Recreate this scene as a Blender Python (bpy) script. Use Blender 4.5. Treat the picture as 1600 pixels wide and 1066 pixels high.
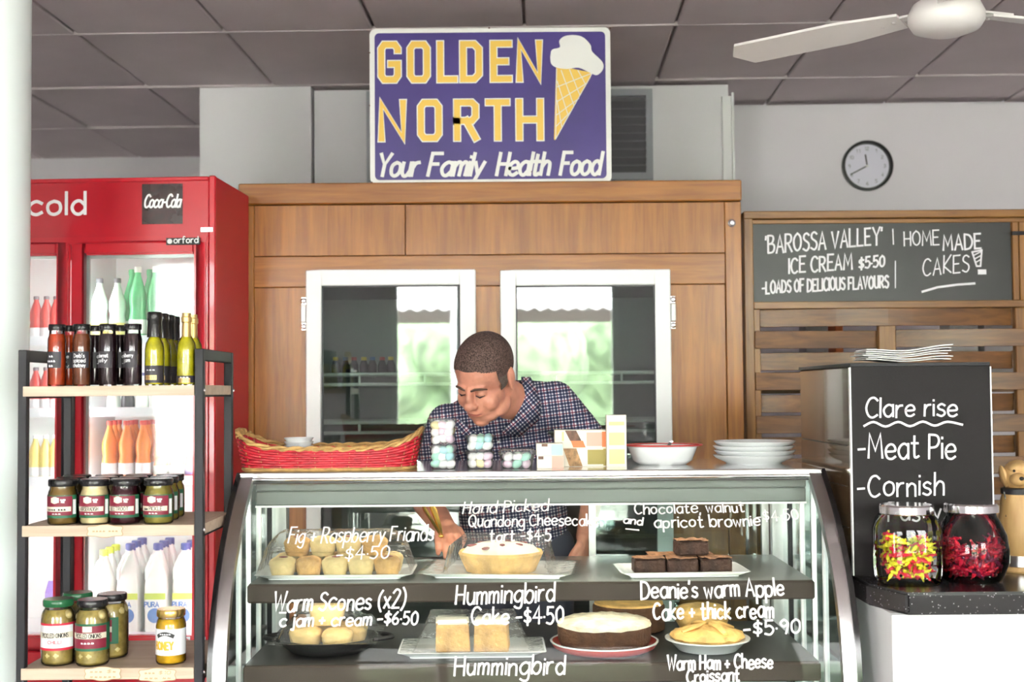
import bpy, bmesh, math, random
from mathutils import Vector, Matrix, Euler
random.seed(7)
PI = math.pi
for o in list(bpy.data.objects): bpy.data.objects.remove(o)
scene = bpy.context.scene
COL = scene.collection

# ------------------------------------------------------------ camera
F = 2000.0                       # focal length in pixels of the 1600 px frame
CAM = Vector((0, 0, 1.45))
cam_d = bpy.data.cameras.new('camera'); cam_d.sensor_width = 36.0; cam_d.lens = F/1600*36.0
cam_d.clip_start = 0.05; cam_d.clip_end = 200
cam_d.dof.use_dof = True; cam_d.dof.focus_distance = 3.35; cam_d.dof.aperture_fstop = 4.0
cam = bpy.data.objects.new('camera', cam_d); COL.objects.link(cam)
CROT = Euler((PI/2 + math.radians(2.26), 0, 0)).to_matrix() @ Matrix.Rotation(math.radians(-0.45), 3, 'Z')
cam.matrix_world = Matrix.Translation(CAM) @ CROT.to_4x4()
scene.camera = cam

def at(px, py, Y):
    """world point seen at pixel (px,py) of the 1600x1066 frame, at world depth Y"""
    d = CROT @ Vector(((px-800)/F, (533-py)/F, -1))
    return CAM + d*(Y/d.y)

# ------------------------------------------------------------ world, sun, exposure
w = bpy.data.worlds.new('world'); scene.world = w; w.use_nodes = True
bg = w.node_tree.nodes['Background']; bg.inputs[0].default_value = (1.0, 0.945, 0.965, 1); bg.inputs[1].default_value = 9.0
sd = bpy.data.lights.new('sun_offscreen', 'SUN'); sd.energy = 6.0; sd.angle = 0.02; sd.color = (1, .95, .86)
so = bpy.data.objects.new('sun_offscreen', sd); COL.objects.link(so); so.rotation_euler = (math.radians(-38), math.radians(12), 0)
# sky portals in the shop's window openings: they give off nothing, they only guide the sky light
def portal(name, c, w_, h_, rot):
    d = bpy.data.lights.new(name, 'AREA'); d.shape = 'RECTANGLE'; d.size = w_; d.size_y = h_; d.cycles.is_portal = True
    o = bpy.data.objects.new(name, d); COL.objects.link(o); R_ = Matrix.Rotation(math.radians(-1.6), 4, 'Z')
    o.matrix_world = R_ @ Matrix.Translation(c) @ Euler(rot).to_matrix().to_4x4()
for nm, a, b, z0, z1 in (('window_front_left_offscreen', -3.7, -1.75, .75, 2.6), ('entrance_front_offscreen', -1.0, 1.02, 0, 2.62), ('window_front_right_offscreen', 1.9, 3.6, .75, 2.8)):
    portal(nm, ((a+b)/2, -2.66, (z0+z1)/2), b-a, z1-z0, (PI/2, 0, 0))
scene.view_settings.view_transform = 'Standard'; scene.view_settings.look = 'None'
scene.view_settings.gamma = 1; scene.view_settings.use_curve_mapping = False
scene.view_settings.exposure = 1.9

# ------------------------------------------------------------ materials
M = {}
def nmat(name):
    m = bpy.data.materials.new(name); m.use_nodes = True
    nt = m.node_tree; b = nt.nodes['Principled BSDF']
    M[name] = m
    return m, nt, b
def mat(name, col, rough=.5, metal=0, var=0, vscale=8, bump=0, bscale=60, emit=0, spec=.5, coat=0, sss=0, alpha=None):
    m, nt, b = nmat(name)
    b.inputs['Base Color'].default_value = (*col, 1); b.inputs['Roughness'].default_value = rough
    b.inputs['Metallic'].default_value = metal; b.inputs['Specular IOR Level'].default_value = spec
    b.inputs['Coat Weight'].default_value = coat
    if sss: b.inputs['Subsurface Weight'].default_value = sss; b.inputs['Subsurface Radius'].default_value = (.01,.004,.002)
    if emit: b.inputs['Emission Color'].default_value = (*col, 1); b.inputs['Emission Strength'].default_value = emit
    if var or bump:
        tc = nt.nodes.new('ShaderNodeTexCoord')
    if var:
        n = nt.nodes.new('ShaderNodeTexNoise'); n.inputs['Scale'].default_value = vscale; n.inputs['Detail'].default_value = 5
        r = nt.nodes.new('ShaderNodeValToRGB')
        r.color_ramp.elements[0].position = .3; r.color_ramp.elements[1].position = .7
        r.color_ramp.elements[0].color = (*[c*(1-var) for c in col], 1)
        r.color_ramp.elements[1].color = (*[min(1, c*(1+var)) for c in col], 1)
        nt.links.new(tc.outputs['Object'], n.inputs['Vector']); nt.links.new(n.outputs[0], r.inputs[0]); nt.links.new(r.outputs[0], b.inputs['Base Color'])
    if bump:
        n2 = nt.nodes.new('ShaderNodeTexNoise'); n2.inputs['Scale'].default_value = bscale; n2.inputs['Detail'].default_value = 4
        bp = nt.nodes.new('ShaderNodeBump'); bp.inputs['Strength'].default_value = bump; bp.inputs['Distance'].default_value = .01
        nt.links.new(tc.outputs['Object'], n2.inputs['Vector']); nt.links.new(n2.outputs[0], bp.inputs['Height']); nt.links.new(bp.outputs[0], b.inputs['Normal'])
    return m
def wood(name, c1, c2, axis='Z', scale=9, stretch=14, rough=.45, coat=0, bump=.08):
    """grain running along the given object axis"""
    m, nt, b = nmat(name)
    tc = nt.nodes.new('ShaderNodeTexCoord'); mp = nt.nodes.new('ShaderNodeMapping')
    s = [stretch, stretch, stretch]; s['XYZ'.index(axis)] = .9
    mp.inputs['Scale'].default_value = s
    n = nt.nodes.new('ShaderNodeTexNoise'); n.inputs['Scale'].default_value = scale*.35; n.inputs['Detail'].default_value = 7; n.inputs['Roughness'].default_value = .62; n.inputs['Distortion'].default_value = .6
    n3 = nt.nodes.new('ShaderNodeTexNoise'); n3.inputs['Scale'].default_value = 1.7; n3.inputs['Detail'].default_value = 3
    r = nt.nodes.new('ShaderNodeValToRGB'); r.color_ramp.elements[0].position = .3; r.color_ramp.elements[1].position = .72
    r.color_ramp.elements[0].color = (*c1, 1); r.color_ramp.elements[1].color = (*c2, 1)
    mx = nt.nodes.new('ShaderNodeMix'); mx.data_type = 'RGBA'; mx.blend_type = 'MULTIPLY'; mx.inputs['Factor'].default_value = .45
    r2 = nt.nodes.new('ShaderNodeValToRGB'); r2.color_ramp.elements[0].position = .35; r2.color_ramp.elements[1].position = .65
    r2.color_ramp.elements[0].color = (.62, .58, .55, 1); r2.color_ramp.elements[1].color = (1, 1, 1, 1)
    nt.links.new(tc.outputs['Object'], mp.inputs[0]); nt.links.new(mp.outputs[0], n.inputs['Vector']); nt.links.new(tc.outputs['Object'], n3.inputs['Vector'])
    nt.links.new(n.outputs[0], r.inputs[0]); nt.links.new(n3.outputs[0], r2.inputs[0])
    nt.links.new(r.outputs[0], mx.inputs[6]); nt.links.new(r2.outputs[0], mx.inputs[7]); nt.links.new(mx.outputs[2], b.inputs['Base Color'])
    bp = nt.nodes.new('ShaderNodeBump'); bp.inputs['Strength'].default_value = bump; bp.inputs['Distance'].default_value = .01
    nt.links.new(n.outputs[0], bp.inputs['Height']); nt.links.new(bp.outputs[0], b.inputs['Normal'])
    b.inputs['Roughness'].default_value = rough; b.inputs['Coat Weight'].default_value = coat; b.inputs['Coat Roughness'].default_value = .2
    return m
def glass(name, tint=(1, 1, 1), ior=1.45, rough=.02, haze=0, bump=0, bscale=40):
    """thin pane: see-through plus a Fresnel mirror image; haze adds a milky film"""
    m = bpy.data.materials.new(name); m.use_nodes = True; nt = m.node_tree; nt.nodes.clear(); M[name] = m
    out = nt.nodes.new('ShaderNodeOutputMaterial'); t = nt.nodes.new('ShaderNodeBsdfTransparent'); g = nt.nodes.new('ShaderNodeBsdfGlossy')
    t.inputs[0].default_value = (*tint, 1); g.inputs['Roughness'].default_value = rough
    fr = nt.nodes.new('ShaderNodeFresnel'); fr.inputs['IOR'].default_value = ior
    mx = nt.nodes.new('ShaderNodeMixShader')
    nt.links.new(fr.outputs[0], mx.inputs[0])
    base = t
    if haze:
        d = nt.nodes.new('ShaderNodeBsdfDiffuse'); d.inputs[0].default_value = (.9, .9, .9, 1)
        m2 = nt.nodes.new('ShaderNodeMixShader'); m2.inputs[0].default_value = haze
        nt.links.new(t.outputs[0], m2.inputs[1]); nt.links.new(d.outputs[0], m2.inputs[2]); base = m2
    nt.links.new(base.outputs[0], mx.inputs[1]); nt.links.new(g.outputs[0], mx.inputs[2]); nt.links.new(mx.outputs[0], out.inputs[0])
    if bump:
        tc = nt.nodes.new('ShaderNodeTexCoord'); n2 = nt.nodes.new('ShaderNodeTexNoise'); n2.inputs['Scale'].default_value = bscale; n2.inputs['Detail'].default_value = 3
        bp = nt.nodes.new('ShaderNodeBump'); bp.inputs['Strength'].default_value = bump; bp.inputs['Distance'].default_value = .02
        nt.links.new(tc.outputs['Object'], n2.inputs['Vector']); nt.links.new(n2.outputs[0], bp.inputs['Height'])
        nt.links.new(bp.outputs[0], g.inputs['Normal']); nt.links.new(bp.outputs[0], fr.inputs['Normal'])
    return m

# ------------------------------------------------------------ mesh builder
def rotm(rx=0, ry=0, rz=0): return Euler((rx, ry, rz)).to_matrix()
class MB:
    def __init__(s): s.v = []; s.f = []; s.m = []
    def add(s, vs, fs, mi=0, T=None):
        k = len(s.v)
        for p in vs:
            p = Vector(p); s.v.append(T @ p if T is not None else p)
        for f in fs: s.f.append([k+i for i in f]); s.m.append(mi)
        return s
    def box(s, x0, x1, y0, y1, z0, z1, mi=0, T=None):
        vs = [(x, y, z) for z in (z0, z1) for y in (y0, y1) for x in (x0, x1)]
        return s.add(vs, [(0, 2, 3, 1), (4, 5, 7, 6), (0, 1, 5, 4), (2, 6, 7, 3), (0, 4, 6, 2), (1, 3, 7, 5)], mi, T)
    def bar(s, a, b, wx, wy, mi=0):
        """square bar from a to b"""
        a = Vector(a); b = Vector(b); d = (b-a); L = d.length; q = d.to_track_quat('Z', 'Y').to_matrix().to_4x4()
        return s.box(-wx/2, wx/2, -wy/2, wy/2, 0, L, mi, Matrix.Translation(a) @ q)
    def lathe(s, prof, n=24, c=(0, 0, 0), mi=0, T=None, a0=0, a1=None, sx=1, sy=1):
        full = a1 is None; A1 = 2*PI if full else a1; c = Vector(c); vs = []; fs = []; m = n if full else n+1
        for (r, z) in prof:
            for i in range(m):
                a = a0+(A1-a0)*i/n; vs.append(Vector((r*math.cos(a)*sx, r*math.sin(a)*sy, z))+c)
        for j in range(len(prof)-1):
            for i in range(n):
                i2 = (i+1) % m
                fs.append((j*m+i, j*m+i2, (j+1)*m+i2, (j+1)*m+i))
        if full and tuple(prof[0]) != tuple(prof[-1]):      # a profile that returns to its start is a ring: no caps
            if prof[0][0] > 1e-5: fs.append(tuple(range(m))[::-1])
            if prof[-1][0] > 1e-5: fs.append(tuple(range((len(prof)-1)*m, len(prof)*m)))
        return s.add(vs, fs, mi, T)
    def cyl(s, a, b, r, n=12, mi=0, r2=None):
        a = Vector(a); b = Vector(b); d = b-a; q = d.to_track_quat('Z', 'Y').to_matrix().to_4x4()
        return s.lathe([(r, 0), (r if r2 is None else r2, d.length)], n, mi=mi, T=Matrix.Translation(a) @ q)
    def tube(s, path, r, n=6, closed=False, mi=0, flat=1):
        P = [Vector(p) for p in path]; N = len(P); vs = []; fs = []
        up = Vector((0, 0, 1)); prev = None
        for i in range(N):
            t = (P[(i+1) % N]-P[i-1]) if closed else (P[min(i+1, N-1)]-P[max(i-1, 0)])
            if t.length < 1e-9: t = Vector((1, 0, 0))
            t.normalize()
            if prev is None:
                u = t.cross(up)
                if u.length < .05: u = t.cross(Vector((1, 0, 0)))
            else: u = prev - t*prev.dot(t)
            u.normalize(); prev = u; w_ = t.cross(u); rr = r[i] if isinstance(r, (list, tuple)) else r
            for k in range(n):
                a = 2*PI*k/n; vs.append(P[i]+u*(math.cos(a)*rr)+w_*(math.sin(a)*rr*flat))
        for i in range(N if closed else N-1):
            j = (i+1) % N
            for k in range(n):
                k2 = (k+1) % n; fs.append((i*n+k, i*n+k2, j*n+k2, j*n+k))
        if not closed: fs.append(tuple(range(n))[::-1]); fs.append(tuple(range((N-1)*n, N*n)))
        return s.add(vs, fs, mi)
    def sph(s, c, r, seg=14, rings=8, mi=0, R=None):
        if not isinstance(r, (tuple, list)): r = (r, r, r)
        c = Vector(c); vs = []; fs = []
        for j in range(rings+1):
            th = PI*j/rings
            for i in range(seg):
                a = 2*PI*i/seg; p = Vector((r[0]*math.sin(th)*math.cos(a), r[1]*math.sin(th)*math.sin(a), -r[2]*math.cos(th)))
                vs.append((R @ p if R is not None else p)+c)
        for j in range(rings):
            for i in range(seg):
                i2 = (i+1) % seg; q = [j*seg+i, j*seg+i2, (j+1)*seg+i2, (j+1)*seg+i]
                fs.append(tuple(q))
        return s.add(vs, fs, mi)
    def prism(s, poly, y0, y1, mi=0, mp=None):
        """2-D polygon (x,z) extruded from y0 (front) to y1; mp maps (x,y,z)"""
        n = len(poly); vs = [(x, y0, z) for x, z in poly]+[(x, y1, z) for x, z in poly]
        if mp: vs = [mp(*p) for p in vs]
        fs = [tuple(range(n)), tuple(range(n, 2*n))[::-1]]+[(i, i+n, (i+1) % n+n, (i+1) % n) for i in range(n)]
        return s.add(vs, fs, mi)
    def strokes(s, polys, width, mp, mi=0, square=False, step=7e-5):
        for i, pl in enumerate(polys):          # each stroke a hair prouder than the last, so crossings never coincide
            vs, fs = ribbon(pl, width, square)
            s.add([Vector(mp(u, v))+Vector((0, -step*(i % 9), 0)) for u, v in vs], fs, mi)
        return s
    def build(s, name, m, parent=None, smooth=False, bevel=0, loc=None, segs=1, normals=True, angle=40):
        me = bpy.data.meshes.new(name); me.from_pydata([tuple(p) for p in s.v], [], s.f)
        mats = m if isinstance(m, (list, tuple)) else [m]
        for q in mats: me.materials.append(M[q] if isinstance(q, str) else q)
        for p, i in zip(me.polygons, s.m): p.material_index = i
        bm = bmesh.new(); bm.from_mesh(me); bmesh.ops.remove_doubles(bm, verts=bm.verts, dist=1e-6)
        if normals: bmesh.ops.recalc_face_normals(bm, faces=bm.faces)
        if bevel: 
            es = [e for e in bm.edges if len(e.link_faces) == 2 and e.calc_face_angle(0) > .6]
            bmesh.ops.bevel(bm, geom=es, offset=bevel, segments=segs, affect='EDGES', clamp_overlap=True)
        if smooth:
            for f in bm.faces: f.smooth = True
            for e in bm.edges:
                if len(e.link_faces) == 2 and e.calc_face_angle(0) > math.radians(angle): e.smooth = False
        bm.to_mesh(me); bm.free()
        o = bpy.data.objects.new(name, me); COL.objects.link(o)
        if parent: o.parent = parent
        if loc is not None: o.location = loc
        return o

def tag(o, label=None, cat=None, group=None, kind=None):
    if label: o['label'] = label
    if cat: o['category'] = cat
    if group: o['group'] = group
    if kind: o['kind'] = kind
    return o
def thing(name, label, cat, loc=(0, 0, 0), rz=0, group=None):
    o = bpy.data.objects.new(name, None); COL.objects.link(o); o.empty_display_size = .05
    o.location = loc; o.rotation_euler = (0, 0, rz)
    return tag(o, label, cat, group)
def copy_tree(o, parent=None, loc=None, rz=None, label=None):
    c = o.copy(); COL.objects.link(c); c.parent = parent
    if loc is not None: c.location = loc
    if rz is not None: c.rotation_euler[2] = rz
    if label: c['label'] = label
    for ch in o.children: copy_tree(ch, c)
    return c

# ------------------------------------------------------------ strokes and lettering
def catmull(P, n=4):
    out = []; N = len(P)
    for i in range(N-1):
        p0 = P[max(i-1, 0)]; p1 = P[i]; p2 = P[i+1]; p3 = P[min(i+2, N-1)]
        for k in range(n):
            t = k/n; out.append(tuple(.5*((2*p1[j])+(-p0[j]+p2[j])*t+(2*p0[j]-5*p1[j]+4*p2[j]-p3[j])*t*t+(-p0[j]+3*p1[j]-3*p2[j]+p3[j])*t**3) for j in (0, 1)))
    out.append(tuple(P[-1])); return out
def ribbon(pl, wd, square=False):
    P = []
    for p in pl:
        if not P or (abs(p[0]-P[-1][0])+abs(p[1]-P[-1][1])) > 1e-7: P.append((p[0], p[1]))
    if len(P) == 1: P.append((P[0][0]+wd*.3, P[0][1]))
    closed = len(P) > 3 and abs(P[0][0]-P[-1][0])+abs(P[0][1]-P[-1][1]) < 1e-6
    if closed: P = P[:-1]
    N = len(P); h = wd/2
    def dirn(a, b):
        dx, dy = b[0]-a[0], b[1]-a[1]; L = math.hypot(dx, dy) or 1e-9; return dx/L, dy/L
    if not closed:
        e = h if square else h*.6
        d = dirn(P[0], P[1]); P[0] = (P[0][0]-d[0]*e, P[0][1]-d[1]*e)
        d = dirn(P[-2], P[-1]); P[-1] = (P[-1][0]+d[0]*e, P[-1][1]+d[1]*e)
    vs = []
    for i in range(N):
        if closed or 0 < i < N-1: d1 = dirn(P[i-1], P[i]); d2 = dirn(P[i], P[(i+1) % N])
        elif i == 0: d1 = d2 = dirn(P[0], P[1])
        else: d1 = d2 = dirn(P[-2], P[-1])
        nx, ny = -(d1[1]+d2[1]), d1[0]+d2[0]; L = math.hypot(nx, ny)
        if L < .3: nx, ny = -d2[1], d2[0]; k = 1
        else:
            nx /= L; ny /= L; k = min(1/max(.3, (nx*-d2[1]+ny*d2[0])), 1.7)
        vs += [(P[i][0]+nx*h*k, P[i][1]+ny*h*k), (P[i][0]-nx*h*k, P[i][1]-ny*h*k)]
    fs = [(2*i, 2*i+1, 2*((i+1) % N)+1, 2*((i+1) % N)) for i in range(N if closed else N-1)]
    return vs, fs
# single-stroke alphabet: cap height 10, x height 6; '~' marks a smoothed stroke
GLY = {
'a':'~5 5,3 6,1 5,0 3,1 .6,3 0,5 2/5 6,5 0','b':'0 10,0 0/~0 3,2 6,4.5 5.5,5 3,4 .5,2 0,0 2','c':'~5 5,3 6,1 5,0 3,1 .7,3 0,5 1',
'd':'~5 4,3 6,1 5.3,0 3,1 .5,3 0,5 2/5 10,5 0','e':'~0 3,4.8 3.3,4.5 5.3,2.7 6,.8 5,0 3,.8 .6,3 0,5 1','f':'~4 9.5,2.5 10,1.5 8.5,1.5 0/0 6,3.5 6',
'g':'~5 5,3 6,1 5,0 3,1 .7,3 .3,5 2.5/~5 6,5 -1,4 -3,2 -3,.5 -2.2','h':'0 10,0 0/~0 3.5,2 6,4 5.5,4.5 3.5,4.5 0','i':'0 6,0 0/0 8,0 8.5','j':'~1 6,1 -2,0 -3,-1 -2.5/1 8,1 8.5',
'k':'0 10,0 0/4 6,0 2.5,4.3 0','l':'0 10,0 0','m':'0 6,0 0/~0 4,1.5 6,3 5,3 0/~3 4,4.5 6,6 5,6 0','n':'0 6,0 0/~0 4,2 6,4 5.3,4.3 3.5,4.3 0',
'o':'~2.5 6,.6 5,0 3,.7 .8,2.5 0,4.4 1,5 3,4.4 5.2,2.5 6','p':'0 6,0 -3.5/~0 4.5,2 6,4.5 5.3,5 3,4 .6,2 0,0 1.5','q':'~5 5,3 6,1 5,0 3,1 .7,3 .3,5 2.5/5 6,5 -3.5',
'r':'0 6,0 0/~0 3.5,1.3 5.6,3.2 6','s':'~4 5.2,2.3 6,.5 5,1 3.6,3.3 2.7,4 1.2,2.3 0,0 .8','t':'~1.6 9,1.6 1.2,2.5 0,4 .6/0 6,3.6 6','u':'~0 6,0 2,1.2 0,3 .3,4.3 2.5/4.3 6,4.3 0',
'v':'0 6,2.2 0,4.4 6','w':'0 6,1.5 0,3 5,4.5 0,6 6','x':'0 6,4 0/4 6,0 0','y':'0 6,2.3 .5/4.6 6,1 -3.3','z':'0 6,4 6,0 0,4 0',
'A':'0 0,3 10,6 0/1.1 3.5,4.9 3.5','B':'0 0,0 10/~0 10,4 9.6,4.6 7.5,3 5.5,0 5.2/~0 5.2,4.5 4.8,5.4 2.6,4 .4,0 0','C':'~6 8.5,4 10,1.5 9,0 5,1.2 1.2,3.5 0,6 1.3','D':'0 0,0 10/~0 10,4 9,6 5,4.2 1,0 0',
'E':'5 10,0 10,0 0,5 0/0 5.2,4 5.2','F':'5 10,0 10,0 0/0 5.2,4 5.2','G':'~6 8.5,4 10,1.5 9,0 5,1.2 1,3.7 0,6 1.5,6 4.4/3.6 4.4,6.2 4.4','H':'0 10,0 0/5.5 10,5.5 0/0 5,5.5 5','I':'0 10,0 0',
'J':'~4 10,4 2,2.5 0,.8 .3,0 2','K':'0 10,0 0/5.2 10,0 4,5.5 0','L':'0 10,0 0,5 0','M':'0 0,.8 10,3.7 3,6.6 10,7.4 0','N':'0 0,0 10,5.6 0,5.6 10','O':'~3.2 10,.8 8,0 5,.9 1.6,3.2 0,5.6 1.6,6.4 5,5.6 8.2,3.2 10',
'P':'0 0,0 10/~0 10,4 9.6,5.2 7.3,3.6 5,0 4.6','Q':'~3.2 10,.8 8,0 5,.9 1.6,3.2 0,5.6 1.6,6.4 5,5.6 8.2,3.2 10/4 3,7 -1','R':'0 0,0 10/~0 10,4 9.6,5 7.4,3.6 5.2,0 4.8/2 5,5.5 0','S':'~5 8.8,3 10,.8 9,.8 6.6,4.4 4.4,5 2,3 0,0 1.2',
'T':'0 10,6 10/3 10,3 0','U':'~0 10,0 3,1.2 .4,3 0,4.8 .5,5.6 3,5.6 10','V':'0 10,3 0,6 10','W':'0 10,2 0,4 8,6 0,8 10','X':'0 10,6 0/6 10,0 0','Y':'0 10,3 5,6 10/3 5,3 0','Z':'0 10,6 10,0 0,6 0',
'0':'~2.5 10,.5 8,0 5,.6 1.5,2.5 0,4.5 1.6,5 5,4.5 8.3,2.5 10','1':'1 8,2.2 10,2.2 0','2':'~0 8,2 10,4.4 9,4.2 6.4,0 0/0 0,5 0','3':'~.3 9.2,2.5 10,4.4 8.3,2 5.4,4.8 3.2,3 .2,0 .8','4':'3.6 0,3.6 10,0 3.4,5.4 3.4',
'5':'4.6 10,.8 10,.5 5.6/~.5 5.6,3 6.2,4.8 3.4,3 .2,0 .8','6':'~4 10,1 6.5,0 3,1.5 .2,4 .6,4.7 3.2,2.8 5,.3 3.6','7':'0 10,5 10,1.6 0','8':'~2.5 5.3,.5 7.5,2.5 10,4.4 7.5,2.5 5.3,.2 2.6,2.5 0,4.8 2.6,2.5 5.3','9':'~4.6 7.5,2.4 10,.2 7.6,2.2 5,4.5 7,4.5 5,3.5 0',
'$':'~4.8 7.6,2.6 8.6,.6 7.4,1 5.6,4 4.2,4.6 2.4,2.6 1.2,.2 2.2/2.6 10.4,2.6 -.8','-':'0 3.8,3.6 4','+':'0 3.6,4.4 3.6/2.2 6,2.2 1.2','.':'0 .2,0 .7','·':'0 4,0 4.5',',':'.6 .6,0 -1.6',"'":'0 10,-.3 8','!':'0 10,0 3/0 .2,0 .7','&':'~5 0,1 7,1.5 9.5,3.4 9,3 6.5,.2 3,.8 .3,3 0,5.4 3.4',
'(':'~2.4 11,.5 8,0 5,.6 1.6,2.4 -1.4',')':'~0 11,1.9 8,2.4 5,1.8 1.6,0 -1.4','|':'0 10.5,0 -2','_':'0 -1.5,6 -1.5','/':'0 -1,4 10','^':'~0 1,.8 5.5,1.6 .8,2.4 5,3.2 1','#':'0 0,0 10,3 10,3 0,0 0','~':'~0 0,1.5 1.5,3.5 -.3,5.5 1.4,7.5 -.3,9.5 1.4,11.5 -.2,13.5 1.2,16 0'}
def text_lines(txt, width=None, height=1.0, slant=0.0, gap=1.9, jit=0.0, cap=None, seed=1):
    """polylines of a written line, its left end at 0 and its baseline at 0"""
    rnd = random.Random(seed); k = height/10; out = []; x = 0
    for ch in txt:
        if ch == ' ': x += 3.6; continue
        g = GLY.get(ch) or GLY['-']; mw = 0; jy = rnd.uniform(-jit, jit); js = 1+rnd.uniform(-jit, jit)*.12; tl = rnd.uniform(-jit, jit)*.06
        for st in g.split('/'):
            sm = st[0] == '~'; pts = [tuple(float(q) for q in p.split()) for p in st.lstrip('~').split(',')]
            mw = max(mw, max(p[0] for p in pts))
            if sm: pts = catmull(pts, 4)
            out.append([(x+(p[0]*js)+p[1]*(slant+tl), p[1]*js+jy) for p in pts])
        x += mw+gap
    x -= gap; sx = (width/(x*k) if width and x > 0 else 1)
    return [[(p[0]*k*sx, p[1]*k) for p in pl] for pl in out]
# ------------------------------------------------------------ palette
mat('ceil_panel', (.62, .54, .555), .85, var=.05, vscale=3, bump=.05, bscale=200)
mat('ceil_bar', (.60, .53, .54), .6)
mat('wall_paint', (.76, .72, .77), .75, var=.02, vscale=2, bump=.03, bscale=150)
mat('white_panel', (.82, .80, .84), .55, var=.02, vscale=2)
mat('seam_dark', (.10, .10, .11), .6)
mat('floor_vinyl', (.46, .42, .39), .4, var=.1, vscale=4)
mat('white_gloss', (.86, .86, .87), .28)
mat('white_matte', (.82, .82, .82), .6)
mat('pole_paint', (.85, .93, .92), .35)
mat('black', (.012, .011, .012), .45)
mat('black_metal', (.018, .017, .021), .45, bump=.05, bscale=300, spec=.3)
mat('chrome', (.80, .79, .80), .16, metal=1)
mat('steel', (.62, .61, .62), .28, metal=1, bump=.02, bscale=90)
mat('steel_dull', (.50, .49, .50), .42, metal=1)
mat('chalk', (.86, .84, .88), .9, emit=0)
mat('leaf_green', (.26, .36, .22), .8, var=.5, vscale=5, bump=.4, bscale=12)
mat('paving', (.55, .53, .50), .9, var=.1)
mat('dark_fascia', (.10, .07, .06), .6)
m_, nt_, b_ = nmat('roof_sheet'); b_.inputs['Base Color'].default_value = (.9, .9, .9, 1); b_.inputs['Roughness'].default_value = .6
t_ = nt_.nodes.new('ShaderNodeBsdfTranslucent'); t_.inputs[0].default_value = (.95, .97, 1, 1); x_ = nt_.nodes.new('ShaderNodeMixShader'); x_.inputs[0].default_value = .6
nt_.links.new(b_.outputs[0], x_.inputs[1]); nt_.links.new(t_.outputs[0], x_.inputs[2]); nt_.links.new(x_.outputs[0], nt_.nodes['Material Output'].inputs[0])
glass('pane', (.97, 1, .98), 1.45)

# ------------------------------------------------------------ the room (turned a little against the camera)
RZ = math.radians(-1.6)
CE = 2.85
def struct(name, mb, m, parent=None, label=None, **k):
    o = mb.build(name, m, parent, **k)
    if not parent: o.rotation_euler[2] = RZ; tag(o, label, kind='structure')
    return o
XL, XR, YF = -4.3, 3.7, -2.5
struct('floor', MB().box(XL, XR, YF-.15, 7.6, -.08, 0), 'floor_vinyl', label='grey vinyl shop floor')
ce = bpy.data.objects.new('ceiling', None); COL.objects.link(ce); ce.rotation_euler[2] = RZ; tag(ce, 'mauve grey suspended ceiling of rectangular panels', kind='structure')
MB().box(XL, XR, YF-.15, 7.6, CE+.03, CE+.1).build('ceiling_slab', 'ceil_panel', ce)
pw, pd = .58, .87
px0, py0 = -1.376+.137-pw*6, 4.87-pd*9
panel = None
for i in range(16):
    for j in range(13):
        x, y = px0+i*pw, py0+j*pd
        if x+pw < XL or x > XR or y+pd < YF or y > 7.6: continue
        if panel is None:
            panel = MB().box(.006, pw-.006, .006, pd-.006, 0, .02).build('ceiling_panel', 'ceil_panel', ce, bevel=.004); o = panel
        else:
            o = panel.copy(); COL.objects.link(o); o.parent = ce
        o.location = (x, y, CE+random.uniform(-.002, .003)); o.rotation_euler = (random.uniform(-.003, .003), random.uniform(-.003, .003), 0)
for j in range(13):
    y = py0+j*pd
    if YF < y < 7.6: MB().box(XL, XR, y-.007, y+.007, CE-.004, CE+.012).build('ceiling_bar', 'ceil_bar', ce)
struct('wall_back', MB().box(.83, XR, 6.2, 6.29, 0, CE-.03).box(.83, XR, 6.29, 6.35, 0, CE+.05), 'wall_paint', label='pale lilac back wall behind the round clock')
struct('wall_far', MB().box(XL, -1.35, 7.45, 7.6, 0, CE+.05), 'wall_paint', label='pale grey far wall above the drinks fridge')
struct('wall_left', MB().box(XL-.12, XL, YF-.15, 7.6, 0, CE+.05), 'wall_paint', label='painted left wall')
struct('wall_right', MB().box(XR, XR+.12, YF-.15, 6.35, 0, CE+.05), 'wall_paint', label='painted right wall')
# white service boxes above the timber cabinet
sb = bpy.data.objects.new('wall_service', None); COL.objects.link(sb); sb.rotation_euler[2] = RZ; tag(sb, 'white boxed-in service wall behind the enamel sign', kind='structure')
xs = (485-800)/F*5.75-.16
MB().box(-1.58, xs-.004, 5.76, 7.5, 0, CE-.001).build('wall_panel', 'white_panel', sb)
MB().box(xs+.004, .83, 5.80, 7.5, 0, CE-.012).build('wall_panel', 'white_panel', sb)
MB().box(xs+.004, .83, 5.88, 7.5, CE-.012, CE-.001).build('wall_panel', 'white_panel', sb)
cp = MB(); cp.box(.80, .84, 5.775, 5.80, 0, CE-.07); cp.box(.845, .855, 5.79, 5.81, 0, CE-.05); cp.build('corner_strip', 'white_gloss', sb)
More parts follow.
